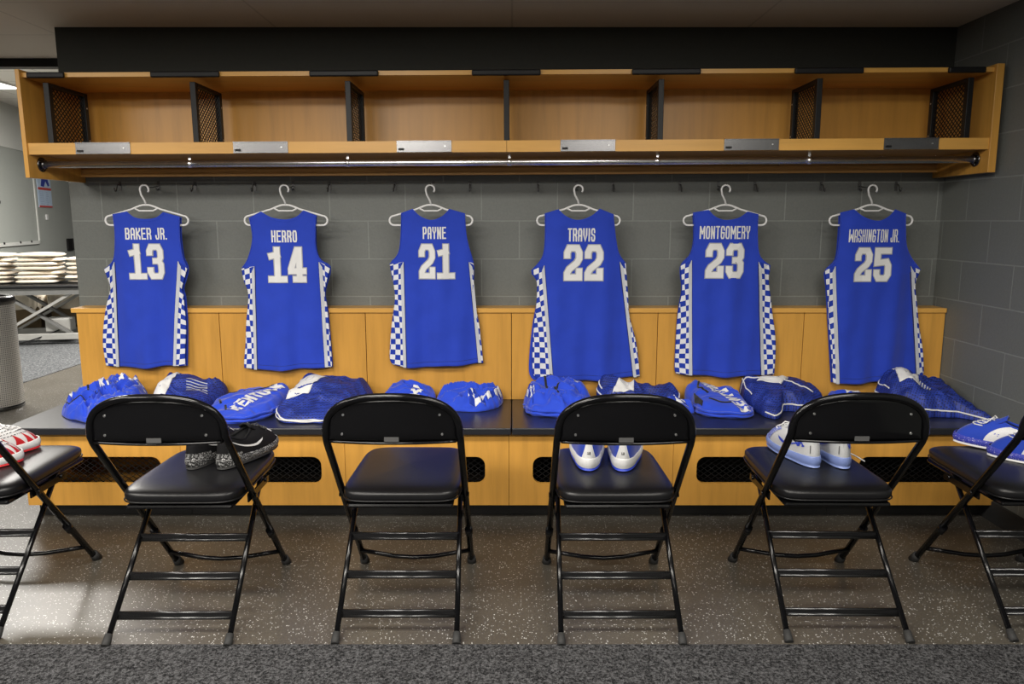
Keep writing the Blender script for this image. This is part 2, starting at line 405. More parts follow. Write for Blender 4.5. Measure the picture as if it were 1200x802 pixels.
def ribbon(line, w, ext=0.0, step=.02):
    """mitred ribbon along a 2D polyline -> list of quads"""
    P = [Vector(p) for p in line]
    if ext:
        P[0] = P[0]-(P[1]-P[0]).normalized()*ext; P[-1] = P[-1]+(P[-1]-P[-2]).normalized()*ext
    L, R = [], []
    for i, p in enumerate(P):
        d1 = (P[i]-P[i-1]).normalized() if i else None
        d2 = (P[i+1]-P[i]).normalized() if i < len(P)-1 else None
        if d1 is None: d1 = d2
        if d2 is None: d2 = d1
        n1 = Vector((-d1.y, d1.x)); n2 = Vector((-d2.y, d2.x)); m = n1+n2
        m = m.normalized() if m.length > 1e-3 else n1
        k = min(1/max(.35, m.dot(n1)), 1.8)
        L.append(p+m*w/2*k); R.append(p-m*w/2*k)
    quads = []
    for i in range(len(P)-1):
        n = max(1, int((P[i+1]-P[i]).length/step))
        for k in range(n):
            a, b = k/n, (k+1)/n
            quads.append((R[i].lerp(R[i+1], a), R[i].lerp(R[i+1], b), L[i].lerp(L[i+1], b), L[i].lerp(L[i+1], a)))
    return quads
def text_quads(s, x0, x1, z0, z1, wt, gap=.35, grow=0.0, ext=0.0, word=None):
    """letters of s fitted in the box; wt = stroke weight relative to letter width"""
    W = []
    for ch in s: W.append({' ': .45, '.': .32, 'I': .45, 'M': 1.3, 'W': 1.35, 'J': .9}.get(ch, 1.0) if not s[0].isdigit() else 1.0)
    tot = sum(W)+gap*(len(s)-1); unit = (x1-x0)/tot; st = wt*unit; out = []; x = x0
    nw = 0
    for ch, cw in zip(s, W):
        nw += ch == ' '
        if ch != ' ' and (word is None or nw == word):
            cwid = cw*unit
            for ln in G[ch]:
                q = [(x+st/2+px*(cwid-st), z0+st/2+pz*(z1-z0-st)) for px, pz in ln]
                if ch == '.': q = [(x+cwid/2, z0), (x+cwid/2, z0+st)]; out += ribbon(q, st+grow, ext); continue
                # let straight ends reach the box edge
                out += ribbon(q, st+grow, st/2+ext)
        x += cw*unit+gap*unit
    return out
def decal(name, quads, F, mat, parent, lift=.0015, label=None):
    bm = bmesh.new()
    for k, q in enumerate(quads):
        e = lift + (k % 7)*.00003
        vv = [bm.verts.new(F(p[0], p[1], e)) for p in q]
        try: f = bm.faces.new(vv); f.smooth = True
        except ValueError: pass
    bmesh.ops.remove_doubles(bm, verts=bm.verts, dist=1e-6)
    o = mesh_obj(name, bm, mat, parent)
    if label: o['label'] = label
    return o
def swoosh(x0, x1, z0, z1, flip=False, n=14):
    """tick mark: blunt hook on the left, long tapering tail up to the right"""
    top = []; bot = []
    for i in range(n+1):
        t = i/n
        bx_ = t; 
        b_ = .0+1.0*max(0, (t-.25))**1.25/(.75**1.25) if t > .25 else .0+.5*((.25-t)/.25)**2
        th = .34*(1-t)**.8 * (math.sin(min(1, t/.22)*PI/2) if t < .22 else 1)
        bot.append((bx_, b_)); top.append((bx_, min(1.02, b_+th)))
    def m(p):
        u = 1-p[0] if flip else p[0]
        return Vector((x0+(x1-x0)*u, z0+(z1-z0)*p[1]))
    return [(m(bot[i]), m(bot[i+1]), m(top[i+1]), m(top[i])) for i in range(n)]

# ================================================================ the room
struct(box('floor', -9.5, 2.3, 2.366, 14.5, -.05, 0, M_floor))
struct(box('floor_carpet_front', -9.5, 2.3, -3.0, 2.366, -.05, .004, M_carpet))
bm = bmesh.new()
pl = [(-9.5, 6.5), (-4.34, 6.5), (-4.30, 14.5), (-9.5, 14.5)]
a = [bm.verts.new((x, y, .0)) for x, y in pl]; b = [bm.verts.new((x, y, .005)) for x, y in pl]
bm.faces.new(a[::-1]); bm.faces.new(b)
for i in range(4): bm.faces.new((a[i], a[(i+1) % 4], b[(i+1) % 4], b[i]))
struct(mesh_obj('floor_carpet_far', bm, M_carpet2))
struct(box('wall_back', -2.362, 2.5, 4.108, 4.40, 0, 2.15, M_wall))
struct(box('wall_back_upper', -2.362, 2.5, 4.106, 4.40, 2.15, 2.41, M_dark))  # shaded top of the back wall, darkness comes from its material
struct(box('wall_right', 2.30, 2.5, -3.0, 4.108, 0, 2.41, M_wallr))
struct(box('baseboard_right', 2.288, 2.30, -3.0, 3.52, 0, .10, M_rubber))
struct(box('baseboard_back', -2.375, -2.362, 4.10, 4.41, 0, .10, M_rubber))
struct(box('ceiling', -9.5, 2.5, -3.0, 4.90, 2.41, 2.50, M_ceil))
struct(box('trim_gap_shadow', -9.5, -1.5, 4.86, 4.94, 2.36, 2.41, M_blackm))  # black strip standing in for the shadowed gap at the ceiling edge
struct(box('ceiling_far', -9.5, -1.5, 4.94, 14.5, 3.007, 3.10, M_ceil2))
struct(box('trim_2', -9.5, -1.5, 4.90, 4.94, 2.41, 3.10, M_paintl))
# angled far wall of the open room: runs from (-5.75, 8.1) to (-6.9, 13)
FWK = 1.15
FW0 = Vector((-5.83+.16, 8.6-.6, 0))*FWK; FWd = (Vector((-6.163, 9.9, 0))-Vector((-5.83, 8.6, 0))).normalized()
FWn = Vector((FWd.y, -FWd.x, 0))            # towards the camera side
def fw(s, z, n=0.0):
    p = FW0+FWd*s*FWK+FWn*n; return Vector((p.x, p.y, z if z == 0 else 1.421+(z-1.421)*FWK))
def fwbox(name, s0, s1, z0, z1, n0, n1, mat, parent=None):
    bm = bmesh.new()
    v = [bm.verts.new(fw(s, z, n)) for s in (s0, s1) for n in (n0, n1) for z in (z0, z1)]
    for f in ((0, 1, 3, 2), (4, 6, 7, 5), (0, 4, 5, 1), (2, 3, 7, 6), (0, 2, 6, 4), (1, 5, 7, 3)): bm.faces.new([v[i] for i in f])
    bmesh.ops.recalc_face_normals(bm, faces=bm.faces)
    return mesh_obj(name, bm, mat, parent)
struct(fwbox('wall_left', -2.5, 5.2, 0, 2.28, -.15, 0, M_paint))
struct(fwbox('wall_left_upper', -2.5, 5.2, 2.28, 2.80, -.15, .012, M_paintl))

t = thing('wall_panel', 'large grey flat board screwed to the far wall beyond the locker wall', 'board', (0, 0, 0))
fwbox('panel_face', -2.2, 1.93, 1.17, 2.10, .002, .018, M_paint, t)
fwbox('edge_trim', 1.93, 1.965, 1.13, 2.10, .002, .03, M_paintl, t)
fwbox('lower_trim', -2.2, 1.965, 1.13, 1.17, .002, .03, M_paintl, t)
for s in (.2, .75, 1.25, 1.62):
    fwbox('screw', s, s+.035, 1.155, 1.18, .03, .036, M_blackm, t)
fwbox('screw', .75, .80, 1.62, 1.65, .018, .026, M_blackm, t)
t = thing('wall_notice', 'small pale blue paper notice with red bands on far wall', 'notice')
fwbox('paper', 2.10, 2.62, 1.60, 2.06, .002, .010, plain('notice_paper', (.50, .62, .78), .5), t)
M_red = plain('notice_red', (.55, .07, .06), .5)
fwbox('red_band', 2.11, 2.61, 1.83, 1.862, .010, .013, M_red, t)
fwbox('red_band', 2.11, 2.61, 1.602, 1.625, .010, .013, M_red, t)
M_txt = plain('notice_print', (.30, .40, .60), .5)
bm = bmesh.new()
for k in range(7):
    z = 1.80-.026*k; 
    for s0, s1 in ((2.16, 2.30), (2.40, 2.46+.02*(k % 3))):
        v = [bm.verts.new(fw(s, zz, .0115)) for s, zz in ((s0, z), (s1, z), (s1, z+.006), (s0, z+.006))]; bm.faces.new(v)
mesh_obj('printed_lines', bm, M_txt, t)
bm = bmesh.new()   # plain blue block where the picture on the notice is
v = [bm.verts.new(fw(s, zz, .0115)) for s, zz in ((2.22, 1.88), (2.34, 1.87), (2.42, 1.95), (2.50, 1.88), (2.56, 1.90), (2.48, 2.02), (2.30, 2.03))]; bm.faces.new(v)
mesh_obj('blue_print', bm, plain('notice_blue', (.03, .05, .32), .5), t)
o = tag(fwbox('wall_switch', 2.32, 2.38, 1.44, 1.51, .002, .02, M_plas), 'tiny white switch on far wall below the paper notice', 'switch')
t = thing('wall_socket', 'black socket box on the far wall beside the locker wall corner', 'socket')
fwbox('box', 3.10, 3.36, 1.00, 1.17, .002, .03, M_blackm, t)
fwbox('cover_strip', 3.30, 3.34, 1.01, 1.16, .03, .036, M_rubber, t)
# troffer in the far ceiling
t = thing('ceiling_light', 'lit rectangular ceiling panel light in the open room on left', 'ceiling light', (-6.05, 9.40, 3.007))
box('diffuser', -.9, .17, -.55, .05, -.012, -.004, M_lamp, t)
bm = bmesh.new()
for q in ((-.93, .20, -.58, -.55), (-.93, .20, .05, .08), (-.93, -.9, -.55, .05), (.17, .20, -.55, .05)): bx(bm, q[0], q[1], q[2], q[3], -.02, 0)
mesh_obj('frame', bm, M_plas, t)
t = thing('sprinkler_head', 'small white sprinkler head on far ceiling beside the panel light', 'sprinkler', (-6.15, 9.33, 3.007))
bm = bmesh.new(); lathe(bm, [(.001, -.05), (.02, -.048), (.02, -.03), (.045, -.012), (.045, 0)], 16); mesh_obj('body', bm, M_plas, t)
bm = bmesh.new(); lathe(bm, [(.001, -.056), (.03, -.056), (.03, -.052), (.001, -.052)], 16); mesh_obj('deflector', bm, M_zinc, t)

# stainless trash can
t = thing('trash_can', 'round perforated stainless steel trash can at the left edge', 'trash can', (-3.99, 5.68, 0))
bm = bmesh.new()
lathe(bm, [(.19, .02), (.195, .03)]+[(.195, .03+.78*k/6) for k in range(1, 7)], 48, uvs=(90, 70)); mesh_obj('body', bm, M_perf, t)
bm = bmesh.new(); lathe(bm, [(.1955, 0), (.1965, .015), (.1955, .03), (.19, .032)], 48); mesh_obj('base_ring', bm, M_alu, t)
bm = bmesh.new(); lathe(bm, [(.197, .80), (.202, .81), (.202, .85), (.196, .862), (.16, .862), (.155, .85), (.155, .80)], 48); mesh_obj('rim', bm, M_alu, t)
bm = bmesh.new(); lathe(bm, [(.185, .84), (.18, .3), (.001, .28)], 32); mesh_obj('liner', bm, M_blackm, t)

# height-adjustable table with towels
TR = .20
t = thing('lift_table', 'grey lift table on scissor legs with black padded top', 'table', (-5.45, 8.95, 0), TR)
bm = bmesh.new(); bx(bm, -.75, .62, -.36, .36, .66, .70); mesh_obj('tabletop', bm, M_vinyl, t, bev=.015)
bm = bmesh.new(); bx(bm, -.72, .60, -.33, -.29, .585, .66); bx(bm, -.72, .60, .29, .33, .585, .66); bx(bm, -.72, -.68, -.29, .29, .585, .66); bx(bm, .56, .60, -.29, .29, .585, .66)
mesh_obj('top_frame', bm, M_steel, t)
for yy in (-.28, .28):
    bm = bmesh.new(); bar(bm, (-.55, yy, .10), (.30, yy, .60), .03, .06, Vector((0, 1, 0))); mesh_obj('scissor_leg', bm, M_steell, t)
    bm = bmesh.new(); bar(bm, (-.45, yy*.86, .60), (.25, yy*.86, .12), .03, .06, Vector((0, 1, 0))); mesh_obj('scissor_leg', bm, M_steel, t)
    bm = bmesh.new(); bx(bm, -.72, .52, yy-.03, yy+.03, .06, .13); mesh_obj('base_rail', bm, M_steell, t, bev=.004)
box('cross_rail', -.72, -.66, -.25, .25, .07, .12, M_steell, t); box('cross_rail', .46, .52, -.25, .25, .07, .12, M_steell, t)
box('lift_motor', -.05, .22, -.2, .0, .13, .30, M_steell, t, bev=.02)
for xx in (-.68, .48):
    for yy in (-.28, .28):
        bm = bmesh.new()
        tube(bm, [(xx, yy-.02, .032), (xx, yy+.02, .032)], .032, 14); bar(bm, (xx, yy, .03), (xx, yy, .07), .02, .02)
        mesh_obj('caster', bm, M_plasg, t)
bm = bmesh.new(); tube(bm, round_path([(.1, -.2, .16), (-.1, -.34, .08), (-.35, -.36, .01), (-.5, -.1, .01)], .1), .008, 6); mesh_obj('power_cord', bm, M_blackm, t)
def tw(x, y): 
    c, s = math.cos(TR), math.sin(TR); return (-5.45+x*c-y*s, 8.95+x*s+y*c)
def towel_mesh(sx, sy, h, seed):
    bm = bmesh.new(); rnd = random.Random(seed)
    def P(u, v):
        th = u*2*PI; ph = (v-.5)*PI
        cx = abs(math.cos(th))**.35*math.copysign(1, math.cos(th)); cy = abs(math.sin(th))**.35*math.copysign(1, math.sin(th))
        r = abs(math.cos(ph))**.45; z = math.sin(ph)
        z = math.copysign(abs(z)**.7, z)
        x = sx/2*cx*r; y = sy/2*cy*r
        k = noise.noise(Vector((x*9+seed, y*9, seed)))*.010
        g = .004*math.sin(z*5+seed)
        return Vector((x*(1+g*6)+k*1.1, y*(1+g*6)+k*.6, h/2+z*h/2+k*.35))
    grid(bm, P, 44, 12, close_u=True)
    bmesh.ops.remove_doubles(bm, verts=bm.verts, dist=1e-5)
    me = bpy.data.meshes.new('folded_towel'); bm.to_mesh(me); bm.free(); me.materials.append(M_cream)
    for p in me.polygons: p.use_smooth = True
    return me
tmesh = [towel_mesh(.46, .36, .046, 1), towel_mesh(.44, .38, .05, 2.3), towel_mesh(.48, .35, .043, 3.7)]
ordn = ['lowest', 'second', 'third', 'fourth', 'fifth', 'sixth', 'seventh', 'topmost']
def towels(cx, cy, n, where, seed, group):
    rnd = random.Random(seed); z = .7035
    for k in range(n):
        o = bpy.data.objects.new('folded_towel', tmesh[(k*2+seed) % 3]); C.objects.link(o)
        x, y = tw(cx+rnd.uniform(-.02, .02), cy+rnd.uniform(-.02, .02)); o.location = (x, y, z); z += .051
        o.rotation_euler = (0, 0, TR+rnd.uniform(-.2, .2))
        nm = 'topmost' if k == n-1 else ordn[k]+(' from the table' if k else '')
        tag(o, 'cream folded towel, %s in the %s stack on the table' % (nm, where), 'towel', group)
towels(-.61, 0, 7, 'left', 1, 'folded towels on the lift table')
towels(-.09, -.02, 7, 'middle', 4, 'folded towels on the lift table')
towels(.43, .0, 6, 'right', 6, 'folded towels on the lift table')
# bins under the table
M_card = plain('brown_carton', (.16, .11, .055), .8)
for k, (bx0, lab) in enumerate(((-.56, 'left'), (.04, 'right'))):
    x, y = tw(bx0, .66)
    t = thing('storage_bin', 'brown bin draped with beige cloth behind the lift table, %s one' % lab, 'bin', (x, y, 0), TR, 'cloth-topped bins behind the lift table')
    bm = bmesh.new()
    v0 = [bm.verts.new(p) for p in ((-.22, -.2, 0), (.22, -.2, 0), (.22, .2, 0), (-.22, .2, 0))]
    v1 = [bm.verts.new(p) for p in ((-.26, -.24, .50), (.26, -.24, .50), (.26, .24, .50), (-.26, .24, .50))]
    bm.faces.new(v0[::-1]); bm.faces.new(v1)
    for i in range(4): bm.faces.new((v0[i], v0[(i+1) % 4], v1[(i+1) % 4], v1[i]))
    mesh_obj('bin_body', bm, M_card, t, bev=.01)
    bm = bmesh.new()
    def P(u, v):
        th = u*2*PI; cx = abs(math.cos(th))**.4*math.copysign(1, math.cos(th)); cy = abs(math.sin(th))**.4*math.copysign(1, math.sin(th))
        if v < .4: r = 1.07+.02*math.sin(th*30+k); z = .36+.17*v/.4 + .02*math.sin(th*17)*(1-v/.4)
        else: r = 1.07*math.cos((v-.4)/.6*PI/2)**.5 if v < 1 else 0; z = .53+.05*math.sin((v-.4)/.6*PI/2)
        return Vector((.27*cx*r, .25*cy*r, z))
    grid(bm, P, 96, 10, close_u=True); mesh_obj('cloth_cover', bm, M_cream, t)

# ================================================================ overhead locker shelf
SH = thing('locker_shelf', 'long maple overhead locker shelf with black mesh dividers and chrome rod', 'shelf', (0, 3.66, 1.63))
SH.rotation_euler = (0, -.0055, 0)
L0, L1 = -2.288, 2.270; YF = -.03; YB = .445       # local y (front edge, back)
bm = bmesh.new(); bx(bm, L0, L0+.020, YF, YB, .005, .495); mesh_obj('end_panel', bm, M_wood, SH, bev=.002)
bm = bmesh.new(); bx(bm, L1-.036, L1, YF, YB, .005, .495); mesh_obj('end_panel', bm, M_wood, SH, bev=.002)
box('top_board', L0+.020, L1-.036, -.01, YB, .462, .482, M_woodh, SH)
box('back_panel', L0+.020, L1-.036, YB-.018, YB, .035, .462, M_wood, SH)
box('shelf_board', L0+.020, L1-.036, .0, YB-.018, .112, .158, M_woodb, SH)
bm = bmesh.new(); xs = [L0+.020, -.024, L1-.036]
for i in range(2): bx(bm, xs[i]+(.001 if i else 0), xs[i+1]-(.001 if i == 0 else 0), -.02, .0, .112, .164)
mesh_obj('shelf_fascia', bm, M_woodh, SH)
bm = bmesh.new(); bx(bm, L0+.020, L1-.036, YB-.040, YB-.018, .032, .072)
for x in (-1.50, -.78, -.03, .68, 1.42): bx(bm, x-.012, x+.012, YB-.036, YB-.018, .072, .112)
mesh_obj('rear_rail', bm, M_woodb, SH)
# dividers
dm = bmesh.new()
for q in ((0, .030, 0, .283), (.300, .330, 0, .283), (.030, .300, 0, .016), (.030, .300, .265, .283)): bx(dm, -.013, .013, q[0], q[1], q[2], q[3])
dmo = mesh_obj('divider', dm, M_blackm, SH, bev=.002); dmo.location = (-1.49, .01, .1585)
lm = bmesh.new(); lattice(lm, .03, .30, .016, .265, .030, .024, .0045, lambda u, v, n: Vector((n, u, v)))
lmo = mesh_obj('mesh_grille', lm, M_blackm, dmo)
sc = bmesh.new()
for zz in (.05, .21): tube(sc, [(-.0145, .315, zz), (.0145, .315, zz)], .004, 8)
sco = mesh_obj('rivet', sc, M_zinc, dmo)
bmt = bmesh.new(); bx(bmt, -.159, .159, -.018, .0, .455, .482); tb = mesh_obj('stiffener_bar', bmt, M_blackm, SH, bev=.006); tb.location = (-1.508, -.012, 0)
bms = bmesh.new(); bx(bms, -.086, .086, -.018, .0, .455, .482); tbs = mesh_obj('stiffener_bar', bms, M_blackm, SH, bev=.006); tbs.location = (-2.152, -.012, 0)
o = tbs.copy(); C.objects.link(o); o.location.x = 2.102
for x in (-.774, -.024, .715, 1.466): o = tb.copy(); C.objects.link(o); o.location.x = x
for x in (-2.175, -.765, -.024, .70, 1.44, 2.145):
    o = dmo.copy(); C.objects.link(o); o.location.x = x
    for g in (lmo, sco): c = g.copy(); C.objects.link(c); c.parent = o
# name plates
for x in (-1.916, -1.177, -.411, .356, 1.122, 1.870):
    bm = bmesh.new(); bx(bm, x-.128, x+.128, -.0235, -.020, .113, .165); bx(bm, x-.128, x+.128, -.027, -.0235, .161, .165); bx(bm, x-.128, x+.128, -.027, -.0235, .113, .117)
    p = mesh_obj('name_plate_holder', bm, M_alu, SH)
    box('clip', x-.12, x-.094, -.029, -.0235, .122, .131, M_blackm, p)
    bm = bmesh.new(); tube(bm, [(x+.098, -.0265, .139), (x+.098, -.0235, .139)], .0035, 8); mesh_obj('screw', bm, M_zinc, p)
# rod
bm = bmesh.new(); tube(bm, [(L0+.020, .07, .072), (L1-.036, .07, .072)], .0165, 20); rod = mesh_obj('hanging_rod', bm, M_chrome, SH)
for x, d in ((L0+.020, 1), (L1-.036, -1)):
    bm = bmesh.new(); tube(bm, [(x, .07, .072), (x+.006*d, .07, .072)], .034, 24); tube(bm, [(x+.006*d, .07, .072), (x+.022*d, .07, .072)], .021, 24)
    for a in range(3): tube(bm, [(x, .07+.026*math.cos(a*2.09+.5), .072+.026*math.sin(a*2.09+.5)), (x+.008*d, .07+.026*math.cos(a*2.09+.5), .072+.026*math.sin(a*2.09+.5))], .004, 8)
    mesh_obj('rod_flange', bm, M_alu, rod)
for x in (-1.55, -.79, -.012, .70, 1.43):
    bm = bmesh.new(); bx(bm, x-.006, x+.006, .066, .074, .088, .112); tube(bm, [(x-.010, .07, .072), (x+.010, .07, .072)], .019, 20)
    mesh_obj('rod_bracket', bm, M_chrome, rod)

# coat hooks under the shelf
bm = bmesh.new(); bx(bm, -.007, .007, -.003, 0, -.022, .025)
hb = mesh_obj('coat_hook', bm, M_hook, None); 
tag(hb, '', 'hook')
bm = bmesh.new(); tube(bm, round_path([(0, -.002, .0), (0, -.075, -.012), (0, -.155, -.012), (0, -.17, .012)], .02), .0024, 8)
tube(bm, round_path([(0, -.002, -.014), (0, -.022, -.026), (0, -.034, -.010)], .010), .0028, 8)
pr = mesh_obj('prong', bm, M_hook, hb)
bm = bmesh.new(); tube(bm, round_path([(0, -.002, .012), (0, -.030, .008), (0, -.040, -.020), (0, -.056, -.030), (0, -.064, -.010)], .012), .0032, 8)
prs = mesh_obj('prong', bm, M_hook, hb)
hang_x = [-1.884, -1.166, -.418, .343, 1.099, 1.852]
names = ['Baker Jr. jersey', 'Herro jersey', 'Payne jersey', 'Travis jersey', 'Montgomery jersey', 'Washington Jr. jersey']
nums = [13, 14, 21, 22, 23, 25]
HZ = 1.603
first = True
for i, x in enumerate(hang_x):
    for k, dx in enumerate((-.205, 0, .195)):
        xx = x+dx
        lab = 'steel coat hook %s blue jersey numbered %d' % (('just left of the hanger of the', 'holding the hanger of the', 'just right of the hanger of the')[k], nums[i])
        if first: h = hb; first = False; pr.parent = None
        else:
            h = hb.copy(); C.objects.link(h); c = (pr if k == 1 else prs).copy(); C.objects.link(c); c.parent = h
        h.location = (xx, 4.108, HZ+.003 if k == 1 else HZ+.0); h['label'] = lab; h['group'] = 'coat hooks under the shelf'

bpy.data.objects.remove(pr)

# ================================================================ bench
SE = [-2.31, -1.566, -.790, -.015, .762, 1.538, 2.298]
BF = 3.44
grm = bmesh.new(); lattice(grm, -.30, .30, .17, .34, .036, .026, .003, lambda u, v, n: Vector((u, BF+.045+n, v)))
grille_me = None
for i in range(6):
    x0, x1 = SE[i]+.001, SE[i+1]-.001; cx = (x0+x1)/2
    t = thing('bench_cabinet', 'maple bench cabinet with rounded mesh-backed opening under jersey %d' % nums[i], 'cabinet', (cx, BF, 0), 0, 'bench cabinets under the worktops')
    w2 = (x1-x0)/2
    pl_ = plate('front_panel', [(-w2, .08), (w2, .08), (w2, .437), (-w2, .437)], [rrect(-.275, .275, .188, .320, .042)], .02, M_wood, t)
    if grille_me is None:
        g = mesh_obj('mesh_grille', grm, M_blackm, t); grille_me = g.data; g.location = (0, -BF, 0)
    else:
        g = bpy.data.objects.new('mesh_grille', grille_me); C.objects.link(g); g.parent = t; g.location = (0, -BF, 0)
    bm = bmesh.new(); bx(bm, -w2, -w2+.018, .02, .55, .08, .437); bx(bm, w2-.018, w2, .02, .55, .08, .437); bx(bm, -w2+.018, w2-.018, .02, .55, .08, .098); bx(bm, -w2+.018, w2-.018, .53, .55, .098, .437)
    mesh_obj('carcass', bm, M_wood if i == 0 else M_inside, t)
    box('kickboard', -w2, w2, .08, .098, 0, .08, M_kick, t)
for (x0, x1, lab) in ((-2.37, -.003, 'black laminate worktop of the bench, left half under jerseys 13 to 21'), (.0, 2.298, 'black laminate worktop of the bench, right half under jerseys 22 to 25')):
    bm = bmesh.new(); bx(bm, x0, x1-.001, 3.40, 4.02, .4375, .47)
    tag(mesh_obj('bench_worktop', bm, M_lam, None, bev=.004), lab, 'worktop', 'bench worktops')
t = thing('wall_panelling', 'maple panelled backrest along the block wall behind the jerseys', 'panelling', (0, 3.975, .4705))
for i in range(6):
    x0, x1 = SE[i]+.0015+(.012 if 0 < i else 0), SE[i+1]+.0105
    if i == 5: x1 = 2.296
    bm = bmesh.new(); bx(bm, x0, x1, .0, .018, 0, .472); mesh_obj('back_board', bm, M_wood, t, bev=.0012)
box('end_cheek', -2.31, -2.295, .018, .13, 0, .472, M_wood, t)
box('cap_rail', -2.33, 2.296, -.012, .13, .472, .496, M_woodh, t, bev=.002)

# ================================================================ folding chairs
def arch(u):  # superellipse top half, u in 0..1 left to right
    a = PI*(1-u); c, s = math.cos(a), math.sin(a)
    return (.222*math.copysign(abs(c)**.80, c), .722+.137*abs(s)**.80)
def bow(x, z): return -.262-.028*(1-(x/.222)**2) - .06*(z-.72)
M_gloss = plain('polished_black_metal', (.07, .07, .072), .24, .9)
M_tag = plain('dull_tag', (.09, .09, .09), .4, .3)
def make_chair(label, loc, rz):
    t = thing('folding_chair', label, 'chair', loc, rz, 'black padded folding chairs facing the bench')
    pts = [(-.225, .305, .012), (-.225, -.236, .690)]
    pts = round_path([(-.225, .305, .012), (-.224, -.243, .690), (-.222, bow(.222, .722), .722)], .05)[:-1]
    ar = [(x, bow(x, z), z) for x, z in (arch(i/26) for i in range(27))]
    rt = [(-p[0], p[1], p[2]) for p in [Vector(q) for q in pts][::-1]]
    bm = bmesh.new(); tube(bm, list(pts)+ar+rt, .0125, 10); mesh_obj('front_frame', bm, M_black, t, True)
    for s in (-1, 1):
        bm = bmesh.new(); tube(bm, [(s*.206, -.300, .012), (s*.196, .150, .455)], .0098, 10)
        mesh_obj('rear_leg', bm, M_black, t)
        bm = bmesh.new(); tube(bm, [(s*.206, -.318, .003), (s*.206, -.304, .012), (s*.206, -.286, .030)], [.0145, .0145, .0125], 10); mesh_obj('rubber_foot', bm, M_rubber, t)
        bm = bmesh.new(); tube(bm, [(s*.225, .318, .002), (s*.225, .300, .024), (s*.225, .289, .038)], [.020, .018, .0155], 12); mesh_obj('rubber_foot', bm, M_rubber, t)
        bm = bmesh.new(); bar(bm, (s*.213, -.06, .425), (s*.213, .17, .425), .006, .024); tube(bm, [(s*.238, -.038, .432), (s*.205, -.038, .432)], .009, 10); tube(bm, [(s*.222, .135, .430), (s*.192, .135, .430)], .008, 10)
        mesh_obj('hinge_link', bm, M_black, t)
        bm = bmesh.new(); tube(bm, [(s*.225, .145, .201), (s*.225, .120, .232)], .0155, 12); mesh_obj('frame_sleeve', bm, M_black, t)
    for y, z in ((-.038, .270), (-.139, .168), (-.235, .070)):
        bm = bmesh.new(); xw = .203
        bar(bm, (-xw, y, z), (xw, y, z), .005, .018)
        for dz in (-.0085, .0085): tube(bm, [(-xw, y+dz*.4, z+dz), (xw, y+dz*.4, z+dz)], .0058, 10)
        mesh_obj('crossbar', bm, M_gloss, t)
    bm = bmesh.new(); tube(bm, [(-.224, .236, .09), (-.15, .222, .083), (-.08, .205, .078), (0, .198, .076), (.08, .205, .078), (.15, .222, .083), (.224, .236, .09)], .0095, 8); mesh_obj('front_brace', bm, M_black, t)
    # backrest panel
    bm = bmesh.new(); nx, nz = 30, 8; F = []; Bk = []
    for j in range(nz+1):
        rf, rb = [], []
        for i in range(nx+1):
            x = -.212+.424*i/nx; u = max(-1, min(1, x/.222))
            zt = .722+.137*(1-abs(u)**(2/.80))**(.80/2)-.004
            z = .699+(max(zt, .702)-.699)*j/nz
            cur = -.010*(1-j)**1 if j < 1 else 0
            y = bow(x, z)+ .002
            rf.append(bm.verts.new((x, y-.004+(.010 if j == 0 else 0), z-(.004 if j == 0 else 0)))); rb.append(bm.verts.new((x, y+.008+(.0 if j == 0 else 0), z)))
        F.append(rf); Bk.append(rb)
    for A, fl in ((F, False), (Bk, True)):
        for j in range(nz):
            for i in range(nx):
                q = (A[j][i], A[j][i+1], A[j+1][i+1], A[j+1][i]); f = bm.faces.new(q[::-1] if fl else q); f.smooth = True
    for i in range(nx): bm.faces.new((F[0][i+1], F[0][i], Bk[0][i], Bk[0][i+1])); bm.faces.new((F[nz][i], F[nz][i+1], Bk[nz][i+1], Bk[nz][i]))
    for j in range(nz): bm.faces.new((F[j][0], F[j+1][0], Bk[j+1][0], Bk[j][0])); bm.faces.new((F[j+1][nx], F[j][nx], Bk[j][nx], Bk[j+1][nx]))
    br = mesh_obj('backrest', bm, M_black, t)
    for x, z in ((-.158, .795), (-.165, .728), (.158, .795), (.165, .728)):
        y = bow(x, z)-.002
        bm = bmesh.new(); tube(bm, [(x, y+.002, z), (x, y-.003, z)], .0042, 10); mesh_obj('screw', bm, M_zinc, br)
    y = bow(0, .706)-.0025
    bm = bmesh.new(); bx(bm, -.024, .024, y-.0012, y+.001, .706, .722); tg = mesh_obj('name_tag', bm, M_tag, br)
    tg['label'] = 'small grey metal tag'
    # lip at the lower edge
    bm = bmesh.new(); tube(bm, [(x/10*.21, bow(x/10*.21, .70)+.002, .699) for x in range(-10, 11)], .005, 8); mesh_obj('lower_lip', bm, M_black, br)
    # seat
    bm = bmesh.new()
    def P(u, v):
        th = u*2*PI; ct, st = math.cos(th), math.sin(th)
        e = .30; cx = math.copysign(abs(ct)**e, ct); cy = math.copysign(abs(st)**e, st)
        ph = (v-.5)*PI; r = abs(math.cos(ph))**.24; z = math.sin(ph); 
        y = .105+.270*cy*r; wd = .212-.010*(y+.165)/.54
        zz = .470 + (.026+.006*(1-r))*math.copysign(abs(z)**.75, z) if z > 0 else .470+.038*math.copysign(abs(z)**.75, z)
        return Vector((wd*cx*r, y, zz))
    grid(bm, P, 72, 24, close_u=True); bmesh.ops.remove_doubles(bm, verts=bm.verts, dist=1e-5)
    st = mesh_obj('seat', bm, M_vinyl, t)
    bm = bmesh.new()
    loop = [P(k/72, .5) for k in range(72)]; tube(bm, [(p.x*1.002, .105+(p.y-.105)*1.002, .452) for p in loop], .0028, 6, closed=True); mesh_obj('seam_piping', bm, M_vinyl, st)
